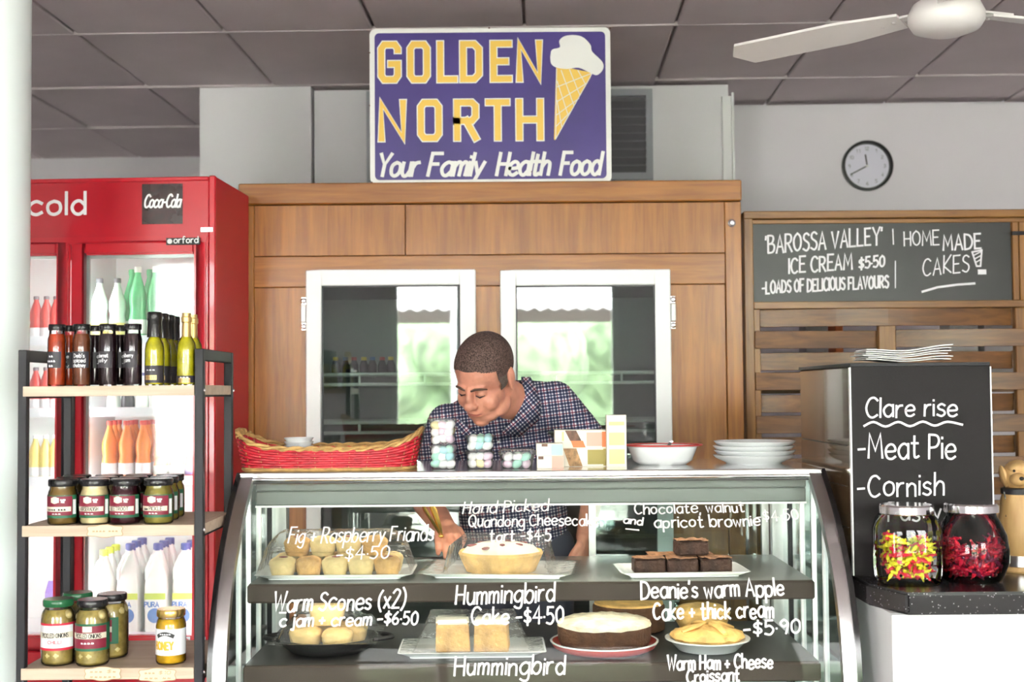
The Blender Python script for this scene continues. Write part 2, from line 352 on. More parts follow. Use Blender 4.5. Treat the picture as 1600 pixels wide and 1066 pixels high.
# front wall with shop windows, behind the camera
wf = bpy.data.objects.new('wall_front', None); COL.objects.link(wf); wf.rotation_euler[2] = RZ; tag(wf, 'shop front wall with wide windows behind the camera', kind='structure')
ops = [(-3.7, -1.75, .75, 2.6), (-1.0, 1.02, 0, 2.62), (1.9, 3.6, .75, 2.8)]
xa = XL; q = MB()
for (a, b, z0, z1) in ops:
    q.box(xa, a, YF-.15, YF, 0, CE+.05); q.box(a, b, YF-.15, YF, z1, CE+.05)
    if z0 > 0: q.box(a, b, YF-.15, YF, 0, z0)
    xa = b
q.box(xa, XR, YF-.15, YF, 0, CE+.05); q.build('wall_masonry', 'wall_paint', wf)
for n_, (a, b, z0, z1) in enumerate(ops):
    r = MB(); t = .05; r.box(a, a+t, YF-.12, YF-.04, z0, z1); r.box(b-t, b, YF-.12, YF-.04, z0, z1); r.box(a+t, b-t, YF-.12, YF-.04, z1-t, z1); r.box(a+t, b-t, YF-.12, YF-.04, z0, z0+t)
    mid = a+(b-a)*(.30 if n_ == 1 else .5); r.box(mid-.03, mid+.03, YF-.12, YF-.04, z0+t, z1-t)
    o = struct('window_%d' % (n_+1), r, 'white_gloss', label=['white framed shop window beside the doorway on the far side', 'white framed glazed entrance facing the counter', 'white framed shop window lighting the chalkboard'][n_])
    MB().box(a+t, mid-.03, YF-.085, YF-.08, z0+t, z1-t).build('pane', 'pane', o); MB().box(mid+.03, b-t, YF-.085, YF-.08, z0+t, z1-t).build('pane', 'pane', o)
# outside: verandah roof, posts, garden (seen mirrored in the cabinet doors)
struct('ground', MB().box(-14, 14, -22, YF-.15, -.12, -.03), 'paving', label='pale paving outside the shop front')
vr = MB(); n = 150; vs = []; fs = []
for i in range(n+1):
    x = -4.2+5.7*i/n; dz = .018*math.sin(i*PI/2)
    vs += [(x, YF-.35, 2.70+dz), (x, -5.2, 2.36+dz)]
for i in range(n): fs.append((2*i, 2*i+2, 2*i+3, 2*i+1))
vr.add(vs, fs)
va = thing('verandah', 'white corrugated verandah roof on posts outside the shop front', 'verandah', (0, -3.9, -.03), 0)
vr.build('roof_sheet', 'roof_sheet', va, smooth=True, loc=(0, 3.9, .03))
MB().box(-4.2, 1.5, -1.36, -1.30, 2.24, 2.42).build('fascia', 'dark_fascia', va)
for x in (-3.2, -.62, 1.4): MB().box(x-.05, x+.05, -1.30, -1.20, 0, 2.39).build('post', 'white_gloss', va)
def bush(loc, r, label, seed):
    rd = random.Random(seed); t = thing('garden_tree', label, 'tree', loc, 0, 'garden trees beyond the verandah')
    m = MB()
    for k in range(16):
        a = rd.uniform(0, 2*PI); e = rd.uniform(-.5, 1); m.sph((r*.6*math.cos(a)*rd.random(), r*.5*math.sin(a)*rd.random(), r*1.1+e*r*.55), rd.uniform(.35, .55)*r, 10, 7)
    m.build('foliage', 'leaf_green', t, smooth=True)
    MB().cyl((0, 0, 0), (0, 0, r*.9), .09, 8).build('trunk', 'dark_fascia', t)
for k, (x, y, r) in enumerate([(-5.2, -10, 1.35), (-2.5, -9.0, 1.25), (.1, -9.3, 1.3), (2.7, -9.0, 1.25), (5.4, -10.2, 1.4), (-1.3, -12.4, 1.5), (1.7, -12.6, 1.5)]):
    bush((x, y, -.035), r, ['leafy green garden tree beyond the verandah', 'leafy green tree in the back row of the garden'][k > 4], k)
# ventilation grille behind the sign
g = thing('vent_grille', 'dark grey louvred ventilation grille behind the enamel sign', 'vent', (0, 0, 0), 0)
p0 = at(574, 285, 5.77); p1 = at(1018, 141, 5.77); g.location = (p0.x, 5.74, p0.z); W = p1.x-p0.x; H = p1.z-p0.z
mat('vent_grey', (.16, .155, .175), .5); mat('vent_frame', (.36, .37, .42), .5)
r = MB(); r.box(0, .03, 0, .03, 0, H); r.box(W-.03, W, 0, .03, 0, H); r.box(.03, W-.03, 0, .03, H-.03, H); r.box(.03, W-.03, 0, .03, 0, .03); r.build('vent_frame', 'vent_frame', g)
MB().box(.03, W-.03, .026, .03, .03, H-.03).build('back_plate', 'vent_grey', g)
sl = None
for k in range(9):
    z = .05+k*(H-.08)/9
    if sl is None: sl = MB().box(.03, W-.03, -.016, .016, -.002, .002).build('louvre', 'vent_grey', g); o = sl
    else: o = sl.copy(); COL.objects.link(o); o.parent = g
    o.location = (0, .014, z); o.rotation_euler = (math.radians(-50), 0, 0)
# wall clock
c = at(1354, 260, 6.16); ck = thing('wall_clock', 'round white wall clock with a black rim on the lilac wall', 'clock', c, RZ)
R_ = 39.5/F*6.16; T = rotm(PI/2).to_4x4()
mat('clock_face', (.72, .70, .82), .4)
MB().lathe([(R_*.86, 0), (R_*.9, .03), (R_, .028), (R_, -.01), (R_*.86, -.01), (R_*.86, 0)], 48, T=T).build('rim', 'black', ck, smooth=True)
MB().lathe([(R_*.88, 0), (R_*.88, .008)], 48, T=T).build('dial', 'clock_face', ck)
for h in range(1, 13):
    a = PI/2-h*PI/6; s_ = str(h); wd = .010*len(s_)
    md = MB(); md.strokes(text_lines(s_, wd, .016), .0022, lambda u, v, a=a, wd=wd: (u-wd/2+R_*.7*math.cos(a), -.0095, v-.008+R_*.7*math.sin(a)))
    md.build('numeral', 'vent_grey', ck)
def hand(name, ang, L, wd): 
    m = MB(); m.strokes([[(0, 0), (L*math.cos(ang), L*math.sin(ang))]], wd, lambda u, v: (u, -.012, v)); m.build(name, 'black', ck)
hand('hour_hand', math.radians(98), R_*.45, .007); hand('minute_hand', math.radians(207), R_*.74, .006)
MB().lathe([(.006, 0), (.006, .014)], 12, T=T).build('hub', 'steel', ck)
# ceiling fan
hb = at(1478, 10, 3.3); fan = thing('ceiling_fan', 'white ceiling fan with flat blades above the counter', 'fan', (hb.x, hb.y, hb.z-.04), 0)
dz = CE-(hb.z-.04)
mat('fan_white', (.80, .77, .76), .3)
MB().lathe([(0, -.035), (.05, -.033), (.085, -.02), (.097, 0), (.097, .02), (.085, .045), (.06, .06), (.03, .07)], 32).build('motor_housing', 'fan_white', fan, smooth=True)
MB().lathe([(.012, .06), (.012, dz)], 12).build('rod', 'fan_white', fan, smooth=True); MB().lathe([(.05, dz-.05), (.06, dz-.02), (.06, dz)], 20).build('canopy', 'fan_white', fan, smooth=True)
for k in range(3):
    T = Matrix.Rotation(math.radians(138.6-120*k), 4, 'Z') @ Matrix.Translation((0, 0, .022))
    bl = MB(); pts = []
    for i in range(15):
        t = i/14; x = .12+.52*t; wd = (.036+.022*min(1, t*3)) if t < .93 else .058*math.sqrt(max(0, 1-((t-.93)/.07)**2))
        pts.append((x, wd))
    vs = []; n = len(pts)
    for sgn in (1, -1):
        for (x, wd) in (pts if sgn > 0 else pts[::-1]): vs.append((x, sgn*max(wd, .004), sgn*wd*.22))
    m2 = len(vs); allv = [(a, b, c_) for a, b, c_ in vs]+[(a, b, c_+.007) for a, b, c_ in vs]
    bl.add(allv, [tuple(range(m2))[::-1], tuple(range(m2, 2*m2))]+[(i, (i+1) % m2, (i+1) % m2+m2, i+m2) for i in range(m2)], T=T)
    o = bl.build('blade', 'fan_white', fan)
    br = MB(); br.box(.07, .20, -.018, .018, .006, .012, T=T)
    for (x, y) in ((.14, .01), (.18, -.01)): br.lathe([(.005, -.003), (.005, .001)], 8, (x, y, 0), T=T)
    br.build('blade_bracket', 'fan_white', o)
# white column
pc = at(-25, 600, 3.55)
MBp = MB().lathe([(.118, 0), (.118, CE)], 48); o = MBp.build('column', 'pole_paint', smooth=True, loc=(pc.x, pc.y, 0)); tag(o, 'pale round white column between the shelf rack and the fridge', 'column')
# ------------------------------------------------------------ timber cool cabinet with two glazed doors
wood('oak_v', (.27, .088, .012), (.52, .205, .034), 'Z', rough=.38, coat=.25)
wood('oak_h', (.27, .088, .012), (.50, .195, .032), 'X', rough=.38, coat=.25)
wood('oak_dark_h', (.15, .055, .015), (.36, .16, .045), 'X', rough=.45)
glass('door_glass', (.80, .86, .84), 2.1, .015)
mat('cab_inside', (.32, .33, .34), .6); mat('wire_white', (.75, .76, .74), .4)
YC = 4.48
A = at(376, 287, YC); B = at(1157, 284, YC); X0, X1, ZT = A.x, B.x, (A.z+B.z)/2
def PX(x): return at(x, 500, YC).x
def PZ(y, x=770): return at(x, y, YC).z
cab = thing('cool_cabinet', 'large timber cool cabinet with two white framed glass doors', 'cabinet', ((X0+X1)/2, YC+.6, 0)); CO = Vector(cab.location)
def cb(name, mb, m, parent=cab, **k): return mb.build(name, m, parent, loc=-CO if parent == cab else None, **k)
zt1 = PZ(318); zt2 = PZ(398); zr = PZ(447)
cb('top_board', MB().box(X0-.004, X1, YC-.022, YC+1.2, zt1, ZT), 'oak_h', bevel=.004)
cb('stile', MB().box(X0, PX(398), YC-.012, YC+.03, 0, zt1-.002), 'oak_v', bevel=.002)
cb('stile', MB().box(PX(1134), X1-.002, YC-.012, YC+.03, 0, zt1-.002), 'oak_v', bevel=.002)
xd = PX(634)
for a, b in ((PX(398), xd-.001), (xd+.001, PX(1134))): cb('frieze_panel', MB().box(a, b, YC-.004, YC+.02, zt2, zt1-.002), 'oak_v', bevel=.0015)
cb('rail', MB().box(PX(398)+.001, PX(1133), YC-.016, YC+.02, zr, zt2-.003), 'oak_h', bevel=.002)
for a, b in ((398, 480), (743, 783), (1045, 1133)):
    cb('door_surround', MB().box(PX(a)+.001, PX(b), YC-.008, YC+.02, 0, zr-.001), 'oak_v', bevel=.0015)
cb('bottom_rail', MB().box(PX(480)+.001, PX(1045)-.001, YC-.006, YC+.02, 0, .5), 'oak_h', bevel=.0015)
cb('carcass', MB().box(X0+.004, X0+.03, YC+.03, YC+1.2, 0, zt1-.002).box(X1-.03, X1-.004, YC+.03, YC+1.2, 0, zt1-.002).box(X0+.03, X1-.03, YC+1.17, YC+1.2, 0, zt1-.002), 'white_panel')
cb('lining', MB().box(PX(450), PX(1080), YC+.62, YC+.64, .5, zr).box(PX(450), PX(450)+.02, YC+.03, YC+.62, .5, zr).box(PX(1080)-.02, PX(1080), YC+.03, YC+.62, .5, zr).box(PX(450), PX(1080), YC+.03, YC+.62, zr, zr+.02).box(PX(450), PX(1080), YC+.03, YC+.62, .48, .5), 'cab_inside')
for (a, b, hs) in ((481, 744, -1), (782, 1046, 1)):
    xa, xb = PX(a), PX(b); za, zb = .52, (PZ(424, a)+PZ(423, b))/2; t = 24/F*YC
    fr = MB(); y0, y1 = YC-.045, YC-.008
    fr.box(xa, xa+t, y0, y1, za, zb); fr.box(xb-t, xb, y0, y1, za, zb); fr.box(xa+t, xb-t, y0, y1, zb-t, zb); fr.box(xa+t, xb-t, y0, y1, za, za+t)
    d = cb('door', fr, 'white_gloss', bevel=.003)
    MB().box(xa+t-.004, xb-t+.004, YC-.03, YC-.026, za+t-.004, zb-t+.004).build('door_pane', 'door_glass', d)
    gk = MB(); w_ = .005
    gk.box(xa+t, xa+t+w_, YC-.036, YC-.031, za+t, zb-t); gk.box(xb-t-w_, xb-t, YC-.036, YC-.031, za+t, zb-t); gk.box(xa+t, xb-t, YC-.036, YC-.031, zb-t-w_, zb-t); gk.build('door_seal', 'seam_dark', d)
    hx = xa-.010 if hs < 0 else xb+.010
    for zc in (PZ(491, a), .75):
        h = MB(); h.box(hx-.008, hx+.008, YC-.038, YC-.008, zc-.03, zc+.03); h.build('hinge', 'white_gloss', d, bevel=.002)
        for zz in (-.045, .045):
            k = MB(); k.lathe([(.009, 0), (.010, .012), (.007, .02), (0, .022)], 14, T=Matrix.Translation((hx, YC-.018, zc+zz)) @ rotm(PI/2).to_4x4()); k.box(hx-.008, hx+.008, YC-.022, YC-.008, zc+zz-.012, zc+zz+.012); k.build('hinge_knuckle', 'chrome', d, smooth=True)
kb = at(1143, 349, YC-.012); k = MB(); k.lathe([(.013, 0), (.013, .006), (.009, .008), (.008, .02), (0, .022)], 18, T=Matrix.Translation(kb) @ rotm(PI/2).to_4x4()); cb('lock_button', k, 'steel', smooth=True)
# wire shelves inside the cabinet
for yy in (583, 660):
    zs = PZ(yy); m = MB(); xa, xb = PX(452), PX(1078)
    for z in (zs, zs-.036): m.cyl((xa, YC+.09, z), (xb, YC+.09, z), .006, 8)
    for x in [xa+(xb-xa)*i/6 for i in range(7)]: m.cyl((x, YC+.09, zs-.036), (x, YC+.09, zs), .005, 6)
    for i in range(9): m.cyl((xa, YC+.14+i*.055, zs), (xb, YC+.14+i*.055, zs), .003, 5)
    for x in [xa+(xb-xa)*i/6 for i in range(7)]: m.cyl((x, YC+.09, zs-.002), (x, YC+.62, zs-.002), .004, 5)
    cb('wire_shelf', m, 'wire_white', smooth=True)
# bottles standing on the wire shelf
mat('bottle_dark', (.03, .03, .04), .25); mat('cap_yellow', (.85, .6, .05), .4); mat('cap_red', (.5, .04, .04), .4); mat('cap_blue', (.1, .18, .4), .4)
zs = PZ(583)+.006
for i in range(7):
    t = thing('sauce_bottle', ['dark sauce bottle with a yellow cap behind the cabinet glass', 'dark sauce bottle with a red cap behind the cabinet glass', 'dark sauce bottle with a blue cap behind the cabinet glass'][(i*2) % 3], 'bottle', (PX(512+i*15), YC+.2+.02*(i % 2), zs-.003), 0, 'sauce bottles in the cool cabinet')
    MB().lathe([(.016, 0), (.0165, .03), (.012, .042), (.009, .05)], 14).build('body', 'bottle_dark', t, smooth=True)
    MB().lathe([(.010, .05), (.010, .062), (0, .063)], 12).build('cap', ['cap_yellow', 'cap_red', 'cap_blue'][(i*2) % 3], t, smooth=True)

# ------------------------------------------------------------ enamel sign on the cabinet
mat('enamel_blue', (.060, .036, .215), .38, var=.12, vscale=5); mat('enamel_white', (.80, .80, .78), .38); mat('enamel_yellow', (.86, .56, .10), .38); mat('rust', (.12, .05, .03), .8)
YS = 4.50; sp = YS/F
S0 = at(577, 285, YS); sg = thing('enamel_sign', 'blue enamel ice cream sign with yellow lettering and white border', 'sign', (at(767, 285, YS).x, YS, ZT+.0005)); 
SW, SH = 380*sp, 247*sp
def rr(x0, x1, z0, z1, r, n=5):
    out = []
    for (cx, cz, a) in ((x1-r, z1-r, 0), (x0+r, z1-r, PI/2), (x0+r, z0+r, PI), (x1-r, z0+r, 1.5*PI)):
        for i in range(n+1): out.append((cx+r*math.cos(a+i*PI/2/n), cz+r*math.sin(a+i*PI/2/n)))
    return out
MB().prism(rr(-SW/2, SW/2, 0, SH, .022), 0, .008).build('plate', 'enamel_white', sg, bevel=.001)
MB().prism(rr(-SW/2+.018, SW/2-.018, .015, SH-.016, .016), -.0008, .001).build('blue_field', 'enamel_blue', sg)
def sx(x): return (x-767)*sp
def sz(y): return (285-y)*sp
BLK = {'G': ['1 .84,1 .88,.82 1,.18 1,0 .88,0 .12,.18 0,.82 0,1 .12,1 .45,.6 .45'], 'O': ['.18 1,0 .88,0 .12,.18 0,.82 0,1 .12,1 .88,.82 1,.18 1'], 'L': ['0 1,0 0,1 0'], 'D': ['0 0,0 1,.7 1,1 .86,1 .14,.7 0,0 0'],
 'E': ['1 1,0 1,0 0,1 0', '0 .5,.78 .5'], 'N': ['0 0,0 1,1 0,1 1'], 'R': ['0 0,0 1,.8 1,1 .9,1 .6,.8 .48,0 .48', '.5 .48,1 0'], 'T': ['0 1,1 1', '.5 1,.5 0'], 'H': ['0 1,0 0', '1 1,1 0', '0 .5,1 .5']}
def block(ch, x0, x1, yt, yb, i):
    hw = 5.5
    pls = [[(sx(x0+hw+float(p.split()[0])*(x1-x0-2*hw)), sz(yb-hw-float(p.split()[1])*(yb-yt-2*hw))) for p in st.split(',')] for st in BLK[ch]]
    m = MB()
    for j, pl in enumerate(pls):
        vs, fs = ribbon(pl, 13*sp, True); m.add([(u, -.0012-j*6e-5, v) for u, v in vs], fs)
    o = m.build('letter', 'enamel_white', sg)
    m = MB()
    for j, pl in enumerate(pls):
        vs, fs = ribbon(pl, 9.6*sp, True); m.add([(u, -.0016-j*6e-5, v) for u, v in vs], fs)
    m.build('letter_face', 'enamel_yellow', o)
for i, (ch, a, b) in enumerate([('G', 590, 627), ('O', 636, 673), ('L', 683, 716), ('D', 719, 755), ('E', 767, 802), ('N', 808, 850)]): block(ch, a, b, 58, 125, i)
for i, (ch, a, b) in enumerate([('N', 590, 635), ('O', 652, 691), ('R', 709, 749), ('T', 759, 798), ('H', 807, 851)]): block(ch, a, b, 151, 218, i)
for wd, tx, a, b in ((1, 'Your', 588, 660), (2, 'Family', 668, 762), (3, 'Health', 776, 866), (4, 'Food', 876, 946)):
    m = MB(); ls = text_lines(tx, (b-a-9)*sp, 35*sp, .26, gap=1.3)
    m.strokes(ls, 5.6*sp, lambda u, v: (u+sx(a), -.0013, v+sz(272))); m.build('script_word', 'enamel_white', sg)
cr = lambda L: [(sx(560+x/3.807), sz(20+y/3.807)) for x, y in L]
m = MB(); m.prism(cr([(1185, 300), (1400, 345), (1392, 372), (1174, 752), (1168, 745)]), -.0012, 0); cone = m.build('cone', 'enamel_yellow', sg)
m = MB()
for a, b in (((1187, 320), (1178, 740)), ((1400, 350), (1178, 745)), ((1215, 330), (1290, 545)), ((1265, 325), (1325, 480)), ((1315, 330), (1360, 415)), ((1190, 395), (1255, 605)), ((1188, 510), (1215, 670)), ((1190, 430), (1395, 350)), ((1187, 520), (1365, 410)), ((1184, 600), (1320, 500)), ((1180, 670), (1270, 580))):
    m.strokes([cr([a, b])], 1.3*sp, lambda u, v: (u, -.0016, v))
m.build('waffle_lines', 'enamel_white', cone)
m = MB(); m.prism(cr(catmull([(1150, 250), (1160, 205), (1208, 190), (1205, 150), (1240, 122), (1300, 117), (1350, 132), (1393, 178), (1402, 218), (1462, 280), (1466, 325), (1430, 360), (1390, 347), (1320, 315), (1250, 322), (1185, 312), (1155, 288), (1150, 250)], 4)[:-1]), -.002, 0); m.build('ice_cream_scoop', 'enamel_white', sg)
for (x, y, r) in ((733, 165, 4), (577, 76, 3), (766, 38, 3), (957, 40, 3), (765, 284, 3), (831, 267, 2.4), (933, 275, 2.6), (580, 282, 3), (577, 160, 2)):
    MB().lathe([(r*sp*.5, 0), (r*sp*.4, .0022)], 7, T=Matrix.Translation((sx(x), 0, sz(y))) @ rotm(PI/2).to_4x4()).build('rust_chip', 'rust', sg)

# ------------------------------------------------------------ timber lattice screen with chalkboard
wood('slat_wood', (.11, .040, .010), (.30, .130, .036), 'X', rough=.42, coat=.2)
wood('frame_wood', (.18, .07, .014), (.40, .18, .04), 'X', rough=.42, coat=.2); wood('frame_wood_v', (.18, .07, .014), (.40, .18, .04), 'Z', rough=.42, coat=.2)
mat('chalkboard', (.014, .012, .013), .36, var=.3, vscale=6, bump=.06, bscale=260, spec=.6)
YL = 4.56; 
def LX(x): return at(x, 420, YL).x
def LZ(y): return at(1380, y, YL).z
scn = thing('lattice_screen', 'woven timber lattice screen with a framed chalkboard on top', 'screen', (LX(1390), YL+.03, 0)); LO = Vector(scn.location)
def lb(name, mb, m, parent=scn, **k): return mb.build(name, m, parent, loc=-LO if parent == scn else None, **k)
xl, xr = LX(1161), LX(1760)
lb('post', MB().box(xl, xl+.034, YL-.02, YL+.05, 0, LZ(331)), 'frame_wood_v', bevel=.003)
lb('top_rail', MB().box(xl, xr, YL-.025, YL+.055, LZ(342), LZ(330)), 'frame_wood', bevel=.003)
lb('under_rail', MB().box(xl+.034, xr, YL-.008, YL+.045, LZ(349), LZ(342.5)), 'frame_wood', bevel=.002)
lb('board_rail', MB().box(xl+.034, xr, YL-.018, YL+.045, LZ(482), LZ(471)), 'frame_wood', bevel=.002)
bo = lb('chalkboard', MB().box(xl+.034, LX(1580), YL-.002, YL+.012, LZ(471), LZ(349)), 'chalkboard')
lb('board_post', MB().box(LX(1580.5), LX(1590), YL-.014, YL+.03, LZ(471), LZ(349)), 'frame_wood_v', bevel=.002)
lb('board_post', MB().box(LX(1591), LX(1602), YL-.016, YL+.03, LZ(471), LZ(349)), 'frame_wood_v', bevel=.002)
lb('chalkboard', MB().box(LX(1602.5), xr, YL-.002, YL+.012, LZ(471), LZ(349)), 'chalkboard')
cl = MB(); cl.box(LX(1579), LX(1598), YL-.022, YL-.012, LZ(370), LZ(364)); lb('catch', cl, 'black_metal')
lb('edge_stile', MB().box(xl+.034, LX(1186), YL-.006, YL+.03, 0, LZ(482)), 'frame_wood_v', bevel=.002)
lb('lattice_post', MB().box(LX(1370), LX(1397), YL-.008, YL+.022, 0, LZ(482)), 'frame_wood_v', bevel=.003)
lb('lattice_post', MB().box(LX(1583), LX(1608), YL-.008, YL+.022, 0, LZ(482)), 'frame_wood_v', bevel=.003)
def slat(a, b, z0, z1, ya, ym, yb):
    """thin board bowing from depth ya through ym to yb"""
    n = 10; vs = []; fs = []
    for i in range(n+1):
        t = i/n; x = a+(b-a)*t; y = (1-t)**2*ya+2*t*(1-t)*(2*ym-(ya+yb)/2)+t*t*yb
        vs += [(x, y, z0), (x, y, z1), (x, y+.009, z1), (x, y+.009, z0)]
    for i in range(n):
        for k in range(4): fs.append((i*4+k, i*4+(k+1) % 4, i*4+4+(k+1) % 4, i*4+4+k))
    fs += [(0, 3, 2, 1), (n*4, n*4+1, n*4+2, n*4+3)]
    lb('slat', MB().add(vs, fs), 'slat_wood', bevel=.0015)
k = 0; y = 482.5
while LZ(y) > .2:
    z1, z0 = LZ(y), LZ(y+27.5); dz = random.uniform(-.003, .003)
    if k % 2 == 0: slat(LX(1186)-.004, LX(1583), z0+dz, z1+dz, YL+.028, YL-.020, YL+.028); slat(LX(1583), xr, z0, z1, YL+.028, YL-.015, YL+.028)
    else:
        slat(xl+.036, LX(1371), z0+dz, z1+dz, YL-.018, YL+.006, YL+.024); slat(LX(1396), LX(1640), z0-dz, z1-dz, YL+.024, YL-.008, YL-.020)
    y += 33.2; k += 1
# chalk writing
def chalk(parent, lines, Y, m='chalk', wd=3.0):
    for i, (tx, x0, x1, yb, yb2, h, sl_) in enumerate(lines):
        a = at(x0, yb, Y); b = at(x1, yb2, Y); ls = text_lines(tx, b.x-a.x, h/F*Y, sl_, jit=.35, seed=i+3)
        q = MB(); q.strokes(ls, wd/F*Y, lambda u, v: (a.x+u, Y, a.z+v+(b.z-a.z)*u/(b.x-a.x)))
        o = q.build('chalk_writing', m, parent, loc=-Vector(scn.location) if parent is scn else None)
YB = YL-.0035
chalk(bo, [("'BAROSSA VALLEY'", 1197, 1378, 396, 382, 27, .02), ('ICE CREAM', 1233, 1331, 427, 421, 24, .02), ('$5·50', 1342, 1382, 421, 416, 17, .03), ('-LOADS OF DELICIOUS FLAVOURS', 1191, 1388, 459, 449, 19, .02), ('MADE', 1474, 1533, 391, 388, 24, 0)], YB)
chalk(bo, [('HOME', 1413, 1467, 384, 382, 22, 0), ('CAKES', 1442, 1514, 431, 424, 27, .05)], YB, 'chalk', 2.2)
for pl in ([(1395, 358), (1396, 382)], [(1399, 408), (1399, 450)]):
    q = MB(); q.strokes([[(at(x, y, YB).x, at(x, y, YB).z) for x, y in pl]], .004, lambda u, v: (u, YB, v)); q.build('chalk_line', 'chalk', bo)
q = MB(); q.strokes([[(at(x, y, YB).x, at(x, y, YB).z) for x, y in ((1441, 456), (1465, 449), (1495, 445), (1523, 443))]], .008, lambda u, v: (u, YB, v)); q.build('chalk_line', 'chalk', bo)
q = MB(); pp = [(at(x, y, YB).x, at(x, y, YB).z) for x, y in ((1519, 394), (1534, 391), (1532, 416), (1526, 416), (1519, 394))]; q.strokes([pp], .006, lambda u, v: (u, YB, v))
for t in (.25, .5, .75): q.strokes([[(pp[0][0]+(pp[3][0]-pp[0][0])*t, pp[0][1]+(pp[3][1]-pp[0][1])*t), (pp[1][0]+(pp[2][0]-pp[1][0])*t, pp[1][1]+(pp[2][1]-pp[1][1])*t+.01)]], .004, lambda u, v: (u, YB, v))
e = at(1534.5, 425, YB); q.strokes([[(e.x-.006, e.z), (e.x+.006, e.z)]], .018, lambda u, v: (u, YB, v), square=True); q.build('chalk_exclamation', 'chalk', bo)
# packets on a shelf behind the lattice
sh = thing('wall_shelf', 'dark shelf on the wall behind the lattice screen', 'shelf', (LX(1440), 5.0, 0)); MB().box(-.75, .95, 0, .3, LZ(562)-.12, LZ(562)-.09).build('board', 'slat_wood', sh); zz = LZ(562)-.09
for x in (-.7, .9): MB().box(x-.02, x+.02, .02, .28, 0, zz-.03).build('leg', 'slat_wood', sh)
mat('orange_card', (.75, .20, .06), .6); mat('grey_card', (.45, .42, .43), .6); mat('white_card', (.8, .8, .78), .6)
for (px, wpx, m_, hh, lab) in ((1272, 34, 'grey_card', .25, 'grey carton behind the lattice screen'), (1307, 12, 'orange_card', .25, 'orange packet behind the lattice screen'), (1500, 44, 'white_card', .27, 'white carton with blue dots behind the lattice screen'), (1556, 50, 'grey_card', .26, 'wide grey carton at the end of the shelf behind the lattice')):
    a = at(px, 560, 5.1); w2 = wpx/F*5.1; o = MB().box(-w2/2, w2/2, 0, .12, 0, hh).build('carton', m_, bevel=.002, loc=(a.x, 5.05, zz)); tag(o, lab, 'carton')
# ------------------------------------------------------------ curved glass display case
XA, XB = -.694, .785
PROF = [(3.29-.325*(1-(1-t/18)**2.9), 1.236-.616*t/18) for t in range(19)]
def yprof(z):
    P = PROF
    if z >= P[0][1]: return P[0][0]
    for a, b in zip(P, P[1:]):
        if b[1] <= z <= a[1]: t = (z-b[1])/(a[1]-b[1]); return b[0]+(a[0]-b[0])*t
    return P[-1][0]
PF = catmull(PROF, 2)
glass('case_glass', (.95, .985, .965), 1.22, .02); glass('side_glass', (.80, .9, .88), 1.6, .02); glass('shelf_glass', (.86, .93, .91), 1.35, .35)
mat('case_brown', (.075, .058, .048), .7, spec=.2); mat('case_dark', (.035, .033, .032), .4); mat('deck_white', (.72, .73, .74), .35)
mat('mirror_side', (.66, .74, .74), .09, metal=1, bump=.03, bscale=9); mat('black_gloss', (.014, .013, .014), .18)
mat('valance', (.20, .215, .205), .6, metal=.2)
case = thing('display_case', 'curved glass refrigerated display case with handwritten prices', 'display case', (.04, 3.4, 0)); KO = Vector(case.location)
def kb_(name, mb, m, parent=case, **k): return mb.build(name, m, parent, loc=-KO if parent == case else None, **k)
ZTOP = 1.248
kb_('base', MB().box(XA+.01, XB-.01, 3.0, 3.78, 0, .60), 'steel_dull')
kb_('deck', MB().box(XA+.02, XB-.02, 3.02, 3.78, .60, .63), 'deck_white')
tp = MB().box(XA-.005, XB+.005, 3.275, 3.78, ZTOP-.014, ZTOP); tp.box(XA-.005, XB+.005, 3.272, 3.29, ZTOP-.022, ZTOP-.014); kb_('top_board', tp, 'chrome', bevel=.003)
kb_('top_seal', MB().box(XA+.02, XB-.02, 3.278, 3.30, ZTOP-.030, ZTOP-.0225), 'black')
# light housing under the top
vl = MB(); vl.box(XA+.03, XB-.03, 3.31, 3.44, ZTOP-.050, ZTOP-.023); vl.box(XA+.03, XB-.03, 3.315, 3.325, ZTOP-.088, ZTOP-.050); kb_('light_housing', vl, 'valance', bevel=.003)
kb_('housing_trim', MB().box(XA+.03, XB-.03, 3.308, 3.316, ZTOP-.092, ZTOP-.087), 'white_gloss')
mat('tube_warm', (1, .92, .78), .5, emit=7)
kb_('case_lamp', MB().cyl((XA+.08, 3.37, ZTOP-.062), (XB-.08, 3.37, ZTOP-.062), .010, 10), 'tube_warm', smooth=True)
# front glass
vs = []; fs = []
for (y, z) in PF: vs += [(XA+.012, y, z), (XB-.012, y, z)]
for i in range(len(PF)-1): fs.append((2*i, 2*i+1, 2*i+3, 2*i+2))
gl = kb_('front_glass', MB().add(vs, fs), 'case_glass', smooth=True)
